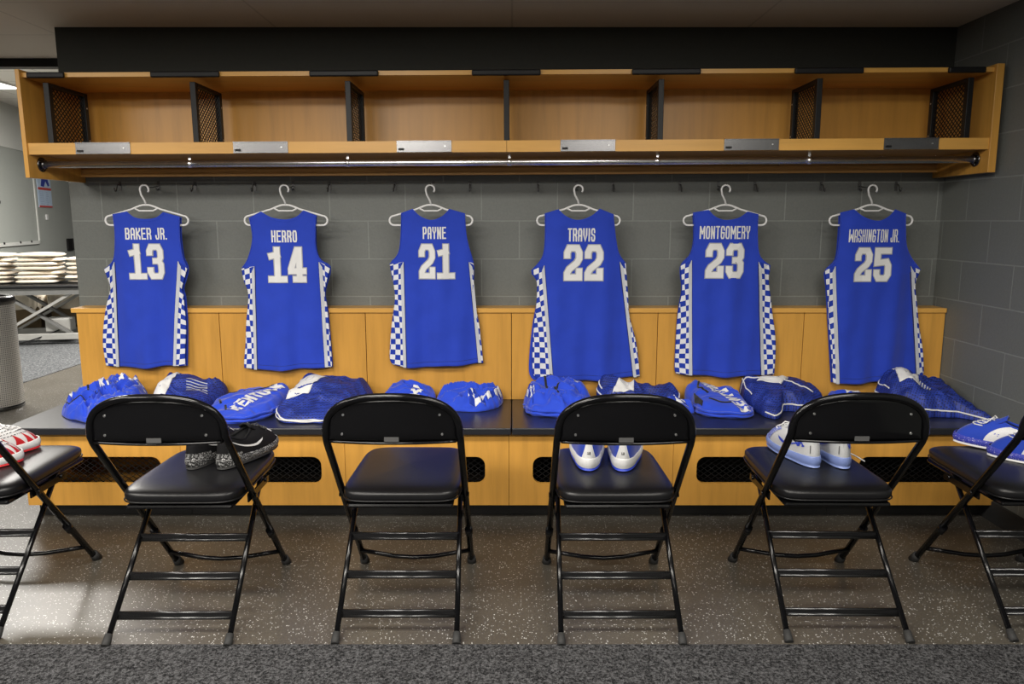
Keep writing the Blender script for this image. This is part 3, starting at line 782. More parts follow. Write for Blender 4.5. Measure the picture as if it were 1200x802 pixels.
    bm = bmesh.new(); bx(bm, -.188, .188, -.150, .355, .420, .438); mesh_obj('seat_pan', bm, M_black, t, bev=.012)
    bm = bmesh.new(); tube(bm, [(-.196, .150, .440), (.196, .150, .440)], .008, 8); mesh_obj('pivot_rod', bm, M_black, t)
    return t
ch = make_chair('black padded folding chair with a pair of black speckled sneakers on it', (-1.170, 2.672, 0), .008)
dup(ch, (-.395, 2.685, 0), 0, 'black padded folding chair with an empty seat, second whole one from left')
dup(ch, (.372, 2.678, 0), .005, 'black padded folding chair with white and royal blue sneakers on it')
dup(ch, (1.155, 2.695, 0), -.012, 'black padded folding chair with white pale-blue-soled sneakers on it')
dup(ch, (1.925, 2.700, 0), -.01, 'black padded folding chair cut off by the right edge, blue sneakers on it')
dup(ch, (-1.985, 2.710, 0), .02, 'black padded folding chair cut off by the left edge, white-red sneakers on it')

# ================================================================ hangers and jerseys
def make_hanger(label, x, y):
    t = thing('clothes_hanger', label, 'hanger', (x, y, 1.503), 0, 'white plastic hangers on the coat hooks')
    top = []; 
    up = round_path([(-.075, 0, -.022), (-.052, 0, -.012), (-.02, 0, .0), (.02, 0, .0), (.052, 0, -.012), (.075, 0, -.022)], .03)
    endR = [(.19+.024*math.sin(a), 0, -.079+.024*math.cos(a)) for a in [PI*k/8 for k in range(9)]]
    endL = [(-p[0], 0, p[2]) for p in endR[::-1]]
    loop = list(up)+endR+endL
    bm = bmesh.new(); tube(bm, loop, .0052, 10, closed=True); mesh_obj('frame', bm, M_plas, t)
    bm = bmesh.new(); tube(bm, [(-.058, 0, -.018), (-.035, 0, -.030), (.035, 0, -.030), (.058, 0, -.018)], .0045, 8); mesh_obj('neck_bar', bm, M_plas, t)
    pts = [(.002, 0, 0), (-.004, 0, .022), (-.020, 0, .052)]
    for k in range(11):
        a = PI*1.05 - k/10*PI*1.25
        pts.append((-.002+.0225*math.cos(a), 0, .078+.0225*math.sin(a)))
    bm = bmesh.new(); tube(bm, pts, .0050, 10); mesh_obj('hook', bm, M_plasg, t)
    return t
JD = {
'13':{'sl': (-2.049, 1.457), 'nl': (-1.972, 1.47), 'dip': (-1.883, 1.431), 'nr': (-1.785, 1.467), 'sr': (-1.708, 1.445), 'al': [(-2.046, 1.342), (-2.061, 1.243), (-2.082, 1.205), (-2.125, 1.172)], 'ar': [(-1.713, 1.344), (-1.707, 1.243), (-1.687, 1.176)], 'tl': [(-2.064, 1.212), (-2.09, 0.656)], 'tr': [(-1.726, 1.216), (-1.789, 0.665)], 'ol': [(-2.125, 1.172), (-2.103, 1.078), (-2.111, 1.043), (-2.154, 0.885), (-2.163, 0.785), (-2.161, 0.661)], 'orr': [(-1.687, 1.176), (-1.719, 1.078), (-1.712, 1.034), (-1.711, 0.885), (-1.728, 0.665)], 'name': [(-1.988, 1.327), (-1.775, 1.387)], 'num': [(-1.982, 1.122), (-1.8, 1.306)]},
'14':{'sl': (-1.35, 1.439), 'nl': (-1.285, 1.47), 'dip': (-1.161, 1.429), 'nr': (-1.067, 1.476), 'sr': (-1.007, 1.452), 'al': [(-1.338, 1.335), (-1.37, 1.229), (-1.409, 1.176)], 'ar': [(-1.016, 1.309), (-0.998, 1.229), (-0.945, 1.185)], 'tl': [(-1.337, 1.19), (-1.355, 0.642)], 'tr': [(-0.999, 1.212), (-0.989, 0.656)], 'ol': [(-1.409, 1.176), (-1.397, 1.11), (-1.381, 1.043), (-1.398, 0.896), (-1.42, 0.707), (-1.423, 0.649)], 'orr': [(-0.945, 1.185), (-0.978, 1.056), (-0.968, 0.962), (-0.956, 0.704), (-0.957, 0.656)], 'name': [(-1.238, 1.313), (-1.107, 1.374)], 'num': [(-1.264, 1.105), (-1.066, 1.291)]},
'21':{'sl': (-0.567, 1.463), 'nl': (-0.509, 1.483), 'dip': (-0.414, 1.426), 'nr': (-0.32, 1.483), 'sr': (-0.243, 1.461), 'al': [(-0.574, 1.335), (-0.589, 1.256), (-0.637, 1.198)], 'ar': [(-0.234, 1.335), (-0.2, 1.203)], 'tl': [(-0.564, 1.212), (-0.56, 0.656)], 'tr': [(-0.222, 1.212), (-0.177, 0.677)], 'ol': [(-0.637, 1.198), (-0.612, 1.043), (-0.632, 0.896), (-0.65, 0.718), (-0.637, 0.67)], 'orr': [(-0.198, 1.203), (-0.201, 1.098), (-0.206, 1.031), (-0.175, 0.896), (-0.153, 0.677)], 'name': [(-0.459, 1.33), (-0.339, 1.392)], 'num': [(-0.483, 1.124), (-0.301, 1.306)]},
'22':{'sl': (0.17, 1.461), 'nl': (0.237, 1.481), 'dip': (0.339, 1.426), 'nr': (0.45, 1.484), 'sr': (0.519, 1.457), 'al': [(0.171, 1.33), (0.157, 1.235), (0.1, 1.164)], 'ar': [(0.536, 1.33), (0.555, 1.253), (0.592, 1.203)], 'tl': [(0.166, 1.194), (0.216, 0.582)], 'tr': [(0.562, 1.212), (0.649, 0.599)], 'ol': [(0.1, 1.164), (0.128, 1.116), (0.129, 1.009), (0.117, 0.888), (0.109, 0.741), (0.112, 0.624), (0.137, 0.586)], 'orr': [(0.592, 1.203), (0.607, 1.056), (0.616, 0.936), (0.656, 0.789), (0.682, 0.605)], 'name': [(0.287, 1.317), (0.428, 1.385)], 'num': [(0.267, 1.114), (0.473, 1.302)]},
'23':{'sl': (0.931, 1.465), 'nl': (1.005, 1.478), 'dip': (1.097, 1.426), 'nr': (1.209, 1.47), 'sr': (1.263, 1.457), 'al': [(0.94, 1.34), (0.926, 1.256), (0.877, 1.191)], 'ar': [(1.267, 1.326), (1.286, 1.24), (1.346, 1.191)], 'tl': [(0.929, 1.221), (0.952, 0.614)], 'tr': [(1.28, 1.212), (1.33, 0.61)], 'ol': [(0.877, 1.191), (0.888, 1.068), (0.872, 0.936), (0.866, 0.67), (0.876, 0.619)], 'orr': [(1.346, 1.191), (1.343, 1.111), (1.365, 0.966), (1.392, 0.819), (1.399, 0.614)], 'name': [(0.966, 1.33), (1.225, 1.396)], 'num': [(1.0, 1.127), (1.2, 1.309)]},
'25':{'sl': (1.687, 1.465), 'nl': (1.75, 1.481), 'dip': (1.875, 1.422), 'nr': (1.962, 1.481), 'sr': (2.019, 1.461), 'al': [(1.689, 1.326), (1.681, 1.226), (1.632, 1.166)], 'ar': [(2.032, 1.326), (2.06, 1.256), (2.13, 1.169)], 'tl': [(1.677, 1.19), (1.733, 0.568)], 'tr': [(2.077, 1.19), (2.159, 0.596)], 'ol': [(1.632, 1.166), (1.644, 1.083), (1.669, 0.878), (1.707, 0.573)], 'orr': [(2.13, 1.169), (2.11, 1.083), (2.136, 0.936), (2.19, 0.67), (2.191, 0.603)], 'name': [(1.733, 1.313), (1.993, 1.379)], 'num': [(1.771, 1.11), (1.965, 1.287)]},
}
def polyline(pts):
    P = [Vector(p) for p in pts]; L = [0]
    for i in range(1, len(P)): L.append(L[-1]+(P[i]-P[i-1]).length)
    def f(t):
        d = t*L[-1]
        for i in range(1, len(P)):
            if d <= L[i] or i == len(P)-1:
                k = (d-L[i-1])/max(1e-9, L[i]-L[i-1]); return P[i-1].lerp(P[i], min(1, k))
    return f
def smoothline(pts, n=6):
    P = [Vector(p) for p in pts]; out = []
    for i in range(len(P)-1):
        p0 = P[max(0, i-1)]; p1 = P[i]; p2 = P[i+1]; p3 = P[min(len(P)-1, i+2)]
        for k in range(n):
            t = k/n
            out.append(.5*((2*p1)+(p2-p0)*t+(2*p0-5*p1+4*p2-p3)*t*t+(3*p1-p0-3*p2+p3)*t**3))
    out.append(P[-1]); return polyline(out)
def make_jersey(num, name, seed, label):
    d = JD[str(num)]; YJ = 3.948
    xc = (d['sl'][0]+d['sr'][0])/2; zb = (d['tl'][1][1]+d['tr'][1][1])/2
    t = thing('basketball_jersey', label, 'jersey', (xc, YJ, zb), 0, 'royal blue jerseys hanging on the block wall')
    T = lambda p: Vector((p[0]-xc, p[1]-zb))
    S = {k: (T(v) if isinstance(v, tuple) else [T(q) for q in v]) for k, v in d.items()}
    rnd = random.Random(seed); ph = [rnd.uniform(0, 6) for _ in range(5)]
    H = S['sl'].y
    def f(x, z):
        q = min(1, abs(x-.0)/.232); g = max(0, 1-z/H)
        y = .002-.027*(1-q**3)
        y += (.009*math.sin(x*26+ph[0]+z*1.5)+.0055*math.sin(x*47+ph[1]-z*2.2))*(.15+g)*(1-q**4)
        y += .003*noise.noise(Vector((x*7, z*7, seed)))+.0015*noise.noise(Vector((x*22, z*12, seed)))
        return y
    def F(x, z, e=0.0): return Vector((x, f(x, z)-e, z))
    def side(tr, arm, sh):
        ap = arm[-1]                                    # outer armpit
        low = Vector((tr[0].x, ap.y-.006))
        armp = smoothline([ap]+list(arm[:-1])[::-1]+[sh], 6)
        lowp = polyline([tr[1], Vector((tr[0].x, ap.y-.012))])
        return lowp, armp
    ll, la = side(S['tl'], S['al'], S['sl']); rl, ra = side(S['tr'], S['ar'], S['sr'])
    TS = .60
    def E(lo, ar, tt): return lo(tt/TS) if tt <= TS else ar((tt-TS)/(1-TS))
    neck = smoothline([S['nl'], S['nl'].lerp(S['dip'], .45)+Vector((-.004, -.012)), S['dip'], S['nr'].lerp(S['dip'], .45)+Vector((.004, -.012)), S['nr']], 8)
    def topz(s):  # height of the top edge at x
        x = S['sl'].x+(S['sr'].x-S['sl'].x)*s
        if x <= S['nl'].x: k = (x-S['sl'].x)/(S['nl'].x-S['sl'].x); return S['sl'].y+(S['nl'].y-S['sl'].y)*k
        if x >= S['nr'].x: k = (x-S['nr'].x)/(S['sr'].x-S['nr'].x); return S['nr'].y+(S['sr'].y-S['nr'].y)*k
        lo, hi = 0, 1
        for _ in range(18):
            m = (lo+hi)/2
            if neck(m).x < x: lo = m
            else: hi = m
        return neck(lo).y
    def B(s, v):
        if v <= TS+1e-6: v = v
        a, b = E(ll, la, v), E(rl, ra, v); p = a.lerp(b, s)
        w_ = max(0, (v-.78)/.22); w_ = w_*w_*(3-2*w_)
        base = S['sl'].y+(S['sr'].y-S['sl'].y)*s
        p.y += (topz(s)-base)*w_
        p.y += -.006*math.sin(PI*s)*max(0, 1-v/.2)+.0035*math.sin(s*9+seed)*max(0, 1-v/.1)
        return p
    bm = bmesh.new(); grid(bm, lambda u, v: F(B(u, v).x, B(u, v).y), 56, 100)
    body = mesh_obj('body', bm, M_blue, t)
    md = body.modifiers.new('thickness', 'SOLIDIFY'); md.thickness = .0012; md.offset = 0
    # collar band and hem seam
    bm = bmesh.new(); grid(bm, lambda u, v: F(neck(u).x, neck(u).y-.013*v+.001, .0022), 40, 3); mesh_obj('collar', bm, M_blue, t)
    bm = bmesh.new(); hem = [B(i/40, .028) for i in range(41)]; tube(bm, [F(p.x, p.y, .0012) for p in hem], .0008, 4); mesh_obj('hem_seam', bm, M_navy, t)
    # armhole binding
    for ar in (la, ra):
        bm = bmesh.new(); tube(bm, [F(ar(k/30).x, ar(k/30).y, .001) for k in range(31)], .0026, 6); mesh_obj('armhole_binding', bm, M_blue, t)
    # side panels
    for sd, (out, tr) in enumerate(((S['ol'], S['tl']), (S['orr'], S['tr']))):
        of = smoothline(out, 6); sg = -1 if sd == 0 else 1
        ztop = tr[0].y; ap = out[0]
        def PP(u, v):
            o_ = of(v); a_ = Vector((tr[0].x+(tr[1].x-tr[0].x)*((ztop-(ap.y+(ztop-ap.y)*0)+0)*0+v), 0))
            zt_ = ztop+(tr[1].y-ztop)*v; xt = tr[0].x+(tr[1].x-tr[0].x)*v
            return Vector((o_.x+(xt-o_.x)*u, o_.y+(zt_-o_.y)*u))
        def yy(p, u, v): # pleats near the outer edge
            return .0035+.004*math.sin(v*14+ph[2]+u*3)*(1-u)
        Lp = abs(tr[0].y-tr[1].y)
        tw_ = .0165
        def UV(u, v):
            p = PP(u, v); xt = tr[0].x+(tr[1].x-tr[0].x)*v
            return (abs(p.x-xt)/.0288 + .25*math.sin(v*9+ph[3])*(1-u) + 10, v*Lp/.0288 + .35*(1-u)*math.sin(v*7+ph[4]))
        bm = bmesh.new(); grid(bm, lambda u, v: (lambda p: Vector((p.x, f(p.x, p.y)-yy(p, u, v), p.y)))(PP(u, v)), 12, 90, uv=UV)
        s_ = mesh_obj('side_panel', bm, M_check, t); s_['label'] = 'blue and white checkered side panel'
        md = s_.modifiers.new('thickness', 'SOLIDIFY'); md.thickness = .0012; md.offset = 0
        def TT(u, v):
            xt = tr[0].x+(tr[1].x-tr[0].x)*v; z_ = ztop+(tr[1].y-ztop)*v
            wv = tw_*min(1, v*16+.15)
            x_ = xt+sg*wv*u-sg*.002
            return F(x_, z_-.35*(1-0)*wv*u*(1 if v < .03 else 0), .0062+.0*v)
        bm = bmesh.new(); grid(bm, TT, 2, 60); mesh_obj('side_trim', bm, M_trim, t)
        bm = bmesh.new(); tube(bm, [TT(0, k/40)+Vector((-sg*.0015, .003, 0)) for k in range(41)], .0009, 4); mesh_obj('side_seam', bm, M_navy, t)
    # far layer of the jersey (the front of the shirt, hanging against the wall)
    bm = bmesh.new()
    lo = smoothline(S['ol'][::-1]+list(S['al'][:-1])[::-1]+[S['sl']], 4); ro = smoothline(S['orr'][::-1]+list(S['ar'][:-1])[::-1]+[S['sr']], 4)
    fl = -.022 if num == 22 else 0
    def BK(u, v):
        a, b = lo(v), ro(v); p = a.lerp(b, u); w_ = max(0, (v-.8)/.2)
        x_ = p.x + fl*(1-u)*max(0, 1-v/.45)**.7
        return Vector((x_, .010+.003*math.sin(u*11+seed)*(1-v), p.y-.004-.07*w_*w_*math.sin(PI*u)**2))
    grid(bm, BK, 30, 50); mesh_obj('front_layer', bm, M_blue, t)
    # lettering
    (x0, z0), (x1, z1) = S['name']
    for k, wd_ in enumerate(name.split(' ')):
        decal('name_lettering', text_quads(name, x0, x1, z0, z1, .36 if len(name) < 8 else .33, .20, word=k), F, M_white, t, .003, 'white block letters reading '+wd_)
    (x0, z0), (x1, z1) = S['num']
    s = str(num)
    nb = decal('number_outline', text_quads(s, x0, x1, z0, z1, .38, .10, grow=.0035, ext=.0018), F, M_outl, t, .003, 'silver edge around the number')
    decal('number', text_quads(s, x0+.002, x1-.002, z0+.002, z1-.002, .345, .12, grow=-.002), F, M_white, t, .0038, 'white block number '+s)
    return t
JN = [(13, 'BAKER JR.'), (14, 'HERRO'), (21, 'PAYNE'), (22, 'TRAVIS'), (23, 'MONTGOMERY'), (25, 'WASHINGTON JR.')]
def title(s): return s
for i, (n, nm) in enumerate(JN):
    make_jersey(n, nm, i*1.7+.3, 'royal blue sleeveless basketball jersey with white number %d and checkered sides' % n)
    make_hanger('white plastic hanger carrying the blue jersey numbered %d' % n, hang_x[i], 3.948)

# ================================================================ clothes and bags on the bench
BZ = .4705
class Heap:
    """soft pile of cloth on the bench: outline in plan, height rising from front to back"""
    def __init__(self, poly, hf, hb, seed, p=3.0, wr=.010, wf=9, edge=.35, tx=0):
        if seed in (12.9, 14.2, 23.3): poly = [(x, min(y, 3.905)) for x, y in poly]
        self.tx = tx; xs_ = [q[0] for q in poly]; self.hw = (max(xs_)-min(xs_))/2
        self.P = [Vector(q) for q in poly]; n = len(self.P)
        self.c = sum(self.P, Vector((0, 0)))/n
        out = []
        for i in range(n):
            p0, p1, p2, p3 = (self.P[(i+k) % n] for k in (-1, 0, 1, 2))
            for k in range(5):
                t = k/5; cr = .5*((2*p1)+(p2-p0)*t+(2*p0-5*p1+4*p2-p3)*t*t+(3*p1-p0-3*p2+p3)*t**3)
                out.append(p1.lerp(p2, t)*.4+cr*.6)
        self.O = out; self.hf, self.hb, self.seed, self.p, self.wr, self.wf, self.edge = hf*.45, hb*1.0, seed, p, wr*(2.3 if wf >= 9 else 1.5), wf*1.15, edge*.62
        ys = [q.y for q in self.P]; self.y0, self.y1 = min(ys), max(ys)
        self.R = []
        for k in range(180):
            a = 2*PI*k/180; d = Vector((math.cos(a), math.sin(a))); best = .01
            for i in range(len(out)):
                A = out[i]-self.c; B = out[(i+1) % len(out)]-self.c; e = B-A
                den = d.x*e.y-d.y*e.x
                if abs(den) < 1e-12: continue
                t = (A.x*e.y-A.y*e.x)/den; s = (A.x*d.y-A.y*d.x)/den
                if t > 0 and -1e-6 <= s <= 1+1e-6: best = max(best, t)
            nz_ = noise.noise(Vector((d.x*2.6+seed, d.y*2.6, seed)))+.5*noise.noise(Vector((d.x*7+seed, d.y*7, seed)))
            self.R.append(best*(.985+.07*min(.5, nz_)))
    def rad(self, a):
        k = (a/(2*PI) % 1)*180; i = int(k); return self.R[i % 180]*(1-(k-i))+self.R[(i+1) % 180]*(k-i)
    def h(self, x, y):
        v = Vector((x, y))-self.c; a = math.atan2(v.y, v.x); rho = min(1, v.length/self.rad(a))
        t = max(0, min(1, (y-self.y0)/(self.y1-self.y0))); H = (self.hf+(self.hb-self.hf)*t)*(1+self.tx*(x-self.c.x)/self.hw)
        pr = (1-rho**self.p)**self.edge
        H *= 1+.30*noise.noise(Vector((x*8+self.seed, y*6, self.seed*2)))
        s = self.seed; q = Vector((x*self.wf, y*self.wf*1.3, s))
        q = q+Vector((noise.noise(q*.7), noise.noise(q*.7+Vector((5, 3, 1))), 0))*.9
        r1 = 1-abs(noise.noise(q))*2.2; r2 = 1-abs(noise.noise(q*2.1+Vector((9, 2, 4))))*2.2
        return max(.004, H*pr+self.wr*(r1*.8+r2*.45)*min(1, (1-rho)*5+.12)*(.4+pr))
    def pt(self, x, y, e=0.0): return Vector((x, y, BZ+self.h(x, y)+e))
    def surf(self, name, mat, parent, layers=0):
        bm = bmesh.new(); nr, na = 40, 120; rings = []
        for j in range(nr, 0, -1):
            rho = 1-(1-j/nr)**1.5 if False else math.sin(j/nr*PI/2)
            row = []
            for k in range(na):
                a = 2*PI*k/na; p = self.c+Vector((math.cos(a), math.sin(a)))*self.rad(a)*rho
                row.append(bm.verts.new(self.pt(p.x, p.y)-self.org))
            rings.append(row)
        base = []
        for k in range(na):
            a = 2*PI*k/na; p = self.c+Vector((math.cos(a), math.sin(a)))*self.rad(a)*(.985)
            base.append(bm.verts.new(Vector((p.x, p.y, BZ))-self.org))
        rings = [base]+rings
        top = bm.verts.new(self.pt(self.c.x, self.c.y)-self.org)
        for r0, r1 in zip(rings, rings[1:]):
            for k in range(na): f = bm.faces.new((r0[k], r0[(k+1) % na], r1[(k+1) % na], r1[k])); f.smooth = True
        for k in range(na): f = bm.faces.new((rings[-1][k], rings[-1][(k+1) % na], top)); f.smooth = True
        bm.faces.new(base[::-1])
        return mesh_obj(name, bm, mat, parent)
    def fold_lines(self, name, mat, parent, zs, r=.0035, a0=PI*1.02, a1=PI*1.98, out=.003):
        """stacked cloth edges showing on the front side"""
        for z in zs:
            pts = []
            for k in range(50):
                a = a0+(a1-a0)*k/49; p = self.c+Vector((math.cos(a), math.sin(a)))*(self.rad(a)+out+.004*math.sin(k*.6+z*300))
                pts.append(Vector((p.x, p.y, BZ+z+.002*math.sin(k*.5+z*100)))-self.org)
            bm = bmesh.new(); tube(bm, pts, r, 6); mesh_obj(name, bm, mat, parent)
def garment(kind, label, cat, heap, mat=None, group=None):
    heap.org = Vector((heap.c.x, heap.c.y, BZ))
    t = thing(kind, label, cat, tuple(heap.org), 0, group)
    heap.surf('cloth', mat or M_blueb, t); return t
def local(hp, ox, oy, rot, sc=1.0):
    """map flat text coordinates (u along the word, v up the letters) on the heap surface"""
    c, s = math.cos(rot), math.sin(rot)
    return lambda u, v, e=0.0: hp.pt(ox+(u*c-v*s)*sc, oy+(u*s+v*c)*sc, e)-hp.org
def patch(name, hp, quad, mat, parent, lift=.003, n=10, label=None):
    """cloth patch whose corners (plan coordinates) are interpolated on the surface"""
    a, b, c, d = [Vector(q) for q in quad]
    bm = bmesh.new(); grid(bm, lambda u, v: (lambda p: hp.pt(p.x, p.y, lift)-hp.org)(a.lerp(b, u).lerp(d.lerp(c, u), v)), n, n, uv=lambda u, v: (u*(b-a).length/.030+3, v*(d-a).length/.030+3))
    o = mesh_obj(name, bm, mat, parent)
    md = o.modifiers.new('thickness', 'SOLIDIFY'); md.thickness = .001
    if label: o['label'] = label
    return o
def crease(hp, pts, parent, name='drawstring', r=.003, mat=None, lift=.001):
    ln = smoothline(pts, 6); bm = bmesh.new(); tube(bm, [hp.pt(ln(k/24).x, ln(k/24).y, lift)-hp.org for k in range(25)], r, 6); return mesh_obj(name, bm, mat or M_blkcloth, parent)
def piping(hp, a0, a1, parent, rho=.985, z=None, r=.0042, n=60, wob=.0):
    pts = []
    for k in range(n+1):
        a = a0+(a1-a0)*k/n; p = hp.c+Vector((math.cos(a), math.sin(a)))*hp.rad(a)*rho
        if z is None: q = hp.pt(p.x, p.y, .002)
        else: q = Vector((p.x, p.y, BZ+z+wob*math.sin(k*.4)))
        pts.append(q-hp.org)
    bm = bmesh.new(); tube(bm, pts, r, 6); return mesh_obj('white_piping', bm, M_white, parent)
GW = 'folded blue team clothes along the bench'
# 1 crumpled warm-up at the left end
hp = Heap([(-2.235, 3.66), (-2.20, 3.60), (-2.10, 3.53), (-1.98, 3.47), (-1.85, 3.50), (-1.85, 3.68), (-1.90, 3.88), (-2.00, 3.93), (-2.14, 3.90), (-2.24, 3.78)], .05, .115, 2.2, 2.4, .020, 10, .45)
t = garment('warmup_top', 'crumpled royal blue warm-up top at the left end of the bench', 'clothing', hp, group=GW)
decal('lettering', text_quads('KENTUCKY', 0, .26, 0, .055, .36, .2), local(hp, -2.06, 3.70, .75), M_white, t, .003, 'white letters across the cloth')
crease(hp, [(-2.16, 3.74), (-2.11, 3.68), (-2.09, 3.64)], t, 'black_drawstring', .005); crease(hp, [(-2.20, 3.62), (-2.12, 3.60), (-2.02, 3.64)], t, 'black_drawstring', .003)
patch('checkered_cuff', hp, [(-2.225, 3.70), (-2.195, 3.63), (-2.185, 3.66), (-2.21, 3.72)], M_check, t)
# 2 mesh bag behind it
GB = 'royal blue mesh laundry bags on the bench'
M_navynet = net_mat('dark_blue_netting', (.012, .028, .24), (.005, .009, .08), 130)
def mesh_bag(label, poly, hf, hb, seed, patchq, txt=None, p=2.6, edge=.4, wr=.012, front=(1.05, 1.95), second=None, tx=-.2):
    hp = Heap(poly, hf, hb, seed, p, wr, 6, edge, tx)
    t = garment('laundry_bag', label, 'laundry bag', hp, M_net, GB)
    piping(hp, PI*front[0], PI*front[1], t, .985, None)
    piping(hp, PI*.60, PI*1.0, t, .93, None, .0036)
    if second: piping(hp, PI*second[0], PI*second[1], t, 1.0, .012, .0036, 60, .003)
    if patchq:
        pt_ = patch('label_patch', hp, patchq, M_white, t, .004, 12, 'white label patch')
        a, b, c, d = [Vector(q) for q in patchq]
        ctr = a.lerp(c, .55); bm = bmesh.new()
        tube(bm, [hp.pt(ctr.x+.022*math.cos(k*PI/12), ctr.y+.022*math.sin(k*PI/12), .0055)-hp.org for k in range(24)], .0011, 4, closed=True)
        mesh_obj('printed_ring', bm, M_trim, pt_)
    return hp, t
hp, t = mesh_bag('dark blue mesh laundry bag under jersey 13 behind the leftmost whole chair',
    [(-1.81, 3.68), (-1.70, 3.60), (-1.60, 3.66), (-1.545, 3.80), (-1.505, 3.93), (-1.60, 3.95), (-1.78, 3.955), (-1.85, 3.95), (-1.845, 3.80)], .10, .155, 4.4,
    [(-1.86, 3.70), (-1.74, 3.70), (-1.745, 3.90), (-1.79, 3.90)], front=(.55, 1.05))
decal('sock_pattern', [q for k in range(6) for q in ribbon([(0, k*.014), (.10, k*.014)], .004)], local(hp, -1.66, 3.76, .35), M_trim, t, .002)
# 3 folded KENTUCKY top
hp = Heap([(-1.50, 3.62), (-1.42, 3.51), (-1.36, 3.47), (-1.27, 3.475), (-1.20, 3.56), (-1.17, 3.72), (-1.16, 3.88), (-1.20, 3.945), (-1.34, 3.94), (-1.43, 3.87), (-1.51, 3.76)], .045, .100, 5.6, 5, .008, 6, .30)
t = garment('warmup_top', 'folded royal blue warm-up top lettered KENTUCKY under jersey 14', 'clothing', hp, group=GW)
decal('lettering', text_quads('KENTUCKY', 0, .40, 0, .075, .38, .2), local(hp, -1.325, 3.545, 1.16), M_white, t, .003, 'white letters reading KENTUCKY')
crease(hp, [(-1.50, 3.78), (-1.40, 3.80), (-1.30, 3.86), (-1.25, 3.92)], t, 'black_zip', .004); crease(hp, [(-1.46, 3.68), (-1.44, 3.64)], t, 'black_zip', .006); crease(hp, [(-1.41, 3.62), (-1.39, 3.57)], t, 'black_zip', .006)
hp.fold_lines('folded_edge', M_blueb, t, (.012, .030), .006)
# 4 large mesh bag
hp, t = mesh_bag('large blue mesh laundry bag between the two leftmost whole chairs',
    [(-1.165, 3.63), (-1.125, 3.50), (-.98, 3.475), (-.80, 3.48), (-.735, 3.60), (-.72, 3.78), (-.735, 3.935), (-.85, 3.95), (-1.02, 3.958), (-1.12, 3.95), (-1.14, 3.82)], .06, .165, 7.7,
    [(-1.125, 3.66), (-1.01, 3.66), (-.955, 3.87), (-1.075, 3.87)], p=3, edge=.5, front=(.70, 1.97), second=(1.05, 1.95))
# 5 folded top with KY
hp = Heap([(-.69, 3.80), (-.55, 3.76), (-.44, 3.78), (-.40, 3.85), (-.42, 3.94), (-.55, 3.955), (-.66, 3.95)], .06, .105, 9.1, 3.5, .010, 8, .35)
t = garment('warmup_top', 'folded royal blue warm-up top behind the empty chair', 'clothing', hp, group=GW)
decal('lettering', text_quads('KY', 0, .09, 0, .055, .34, .2), local(hp, -.475, 3.80, 1.45), M_white, t, .003, 'white letters')
# 6 shorts with checkered hem
hp = Heap([(-.40, 3.84), (-.34, 3.73), (-.26, 3.71), (-.17, 3.70), (-.09, 3.76), (-.045, 3.86), (-.05, 3.93), (-.16, 3.955), (-.28, 3.955), (-.385, 3.94)], .045, .080, 10.3, 3, .014, 9, .35)
t = garment('basketball_shorts', 'crumpled blue shorts with checkered hem left of the worktop joint', 'shorts', hp, group=GW)
patch('checkered_hem', hp, [(-.215, 3.72), (-.13, 3.735), (-.15, 3.78), (-.235, 3.84)], M_check, t)
patch('checkered_hem', hp, [(-.14, 3.735), (-.065, 3.83), (-.085, 3.85), (-.155, 3.77)], M_check, t)
patch('checkered_hem', hp, [(-.06, 3.82), (-.052, 3.90), (-.075, 3.91), (-.085, 3.84)], M_check, t)
decal('swoosh_mark', swoosh(0, .030, 0, .012), local(hp, -.31, 3.83, -.5), M_white, t, .003)
# 7 crumpled warm-up right of the joint
hp = Heap([(.055, 3.80), (.075, 3.70), (.105, 3.62), (.20, 3.60), (.30, 3.58), (.375, 3.66), (.41, 3.80), (.405, 3.93), (.30, 3.95), (.16, 3.955), (.09, 3.93)], .06, .115, 12.9, 3, .016, 9, .35)
t = garment('warmup_top', 'crumpled royal blue warm-up top just right of the worktop joint', 'clothing', hp, group=GW)
patch('checkered_side', hp, [(.060, 3.80), (.105, 3.67), (.118, 3.72), (.090, 3.87)], M_check, t)
crease(hp, [(.16, 3.90), (.18, 3.80), (.205, 3.74), (.235, 3.70)], t, 'black_zip', .007); crease(hp, [(.20, 3.86), (.24, 3.90)], t, 'black_zip', .006); crease(hp, [(.20, 3.74), (.25, 3.78)], t, 'black_zip', .005)
decal('lettering', text_quads('K', 0, .06, 0, .07, .4, .2), local(hp, .335, 3.83, .3), M_white, t, .003)
hp.fold_lines('folded_edge', M_blueb, t, (.010, .028), .005)
# 8 mesh bag
hp, t = mesh_bag('blue mesh laundry bag under the right side of jersey 22',
    [(.455, 3.85), (.50, 3.76), (.62, 3.74), (.78, 3.75), (.865, 3.80), (.875, 3.93), (.74, 3.95), (.60, 3.957), (.49, 3.957), (.44, 3.94)], .10, .145, 14.2,
    [(.515, 3.78), (.625, 3.78), (.64, 3.89), (.585, 3.90)], front=(-.05, 1.1))
# 9 checkered shorts poking out
hp = Heap([(.765, 3.70), (.86, 3.66), (.915, 3.68), (.905, 3.73), (.84, 3.735), (.775, 3.74)], .03, .055, 15.5, 3, .010, 12, .35)
t = garment('basketball_shorts', 'checkered blue shorts peeking out right of the white-blue sneaker chair', 'shorts', hp, group=GW)
patch('checkered_hem', hp, [(.80, 3.69), (.885, 3.68), (.875, 3.72), (.79, 3.725)], M_check, t)
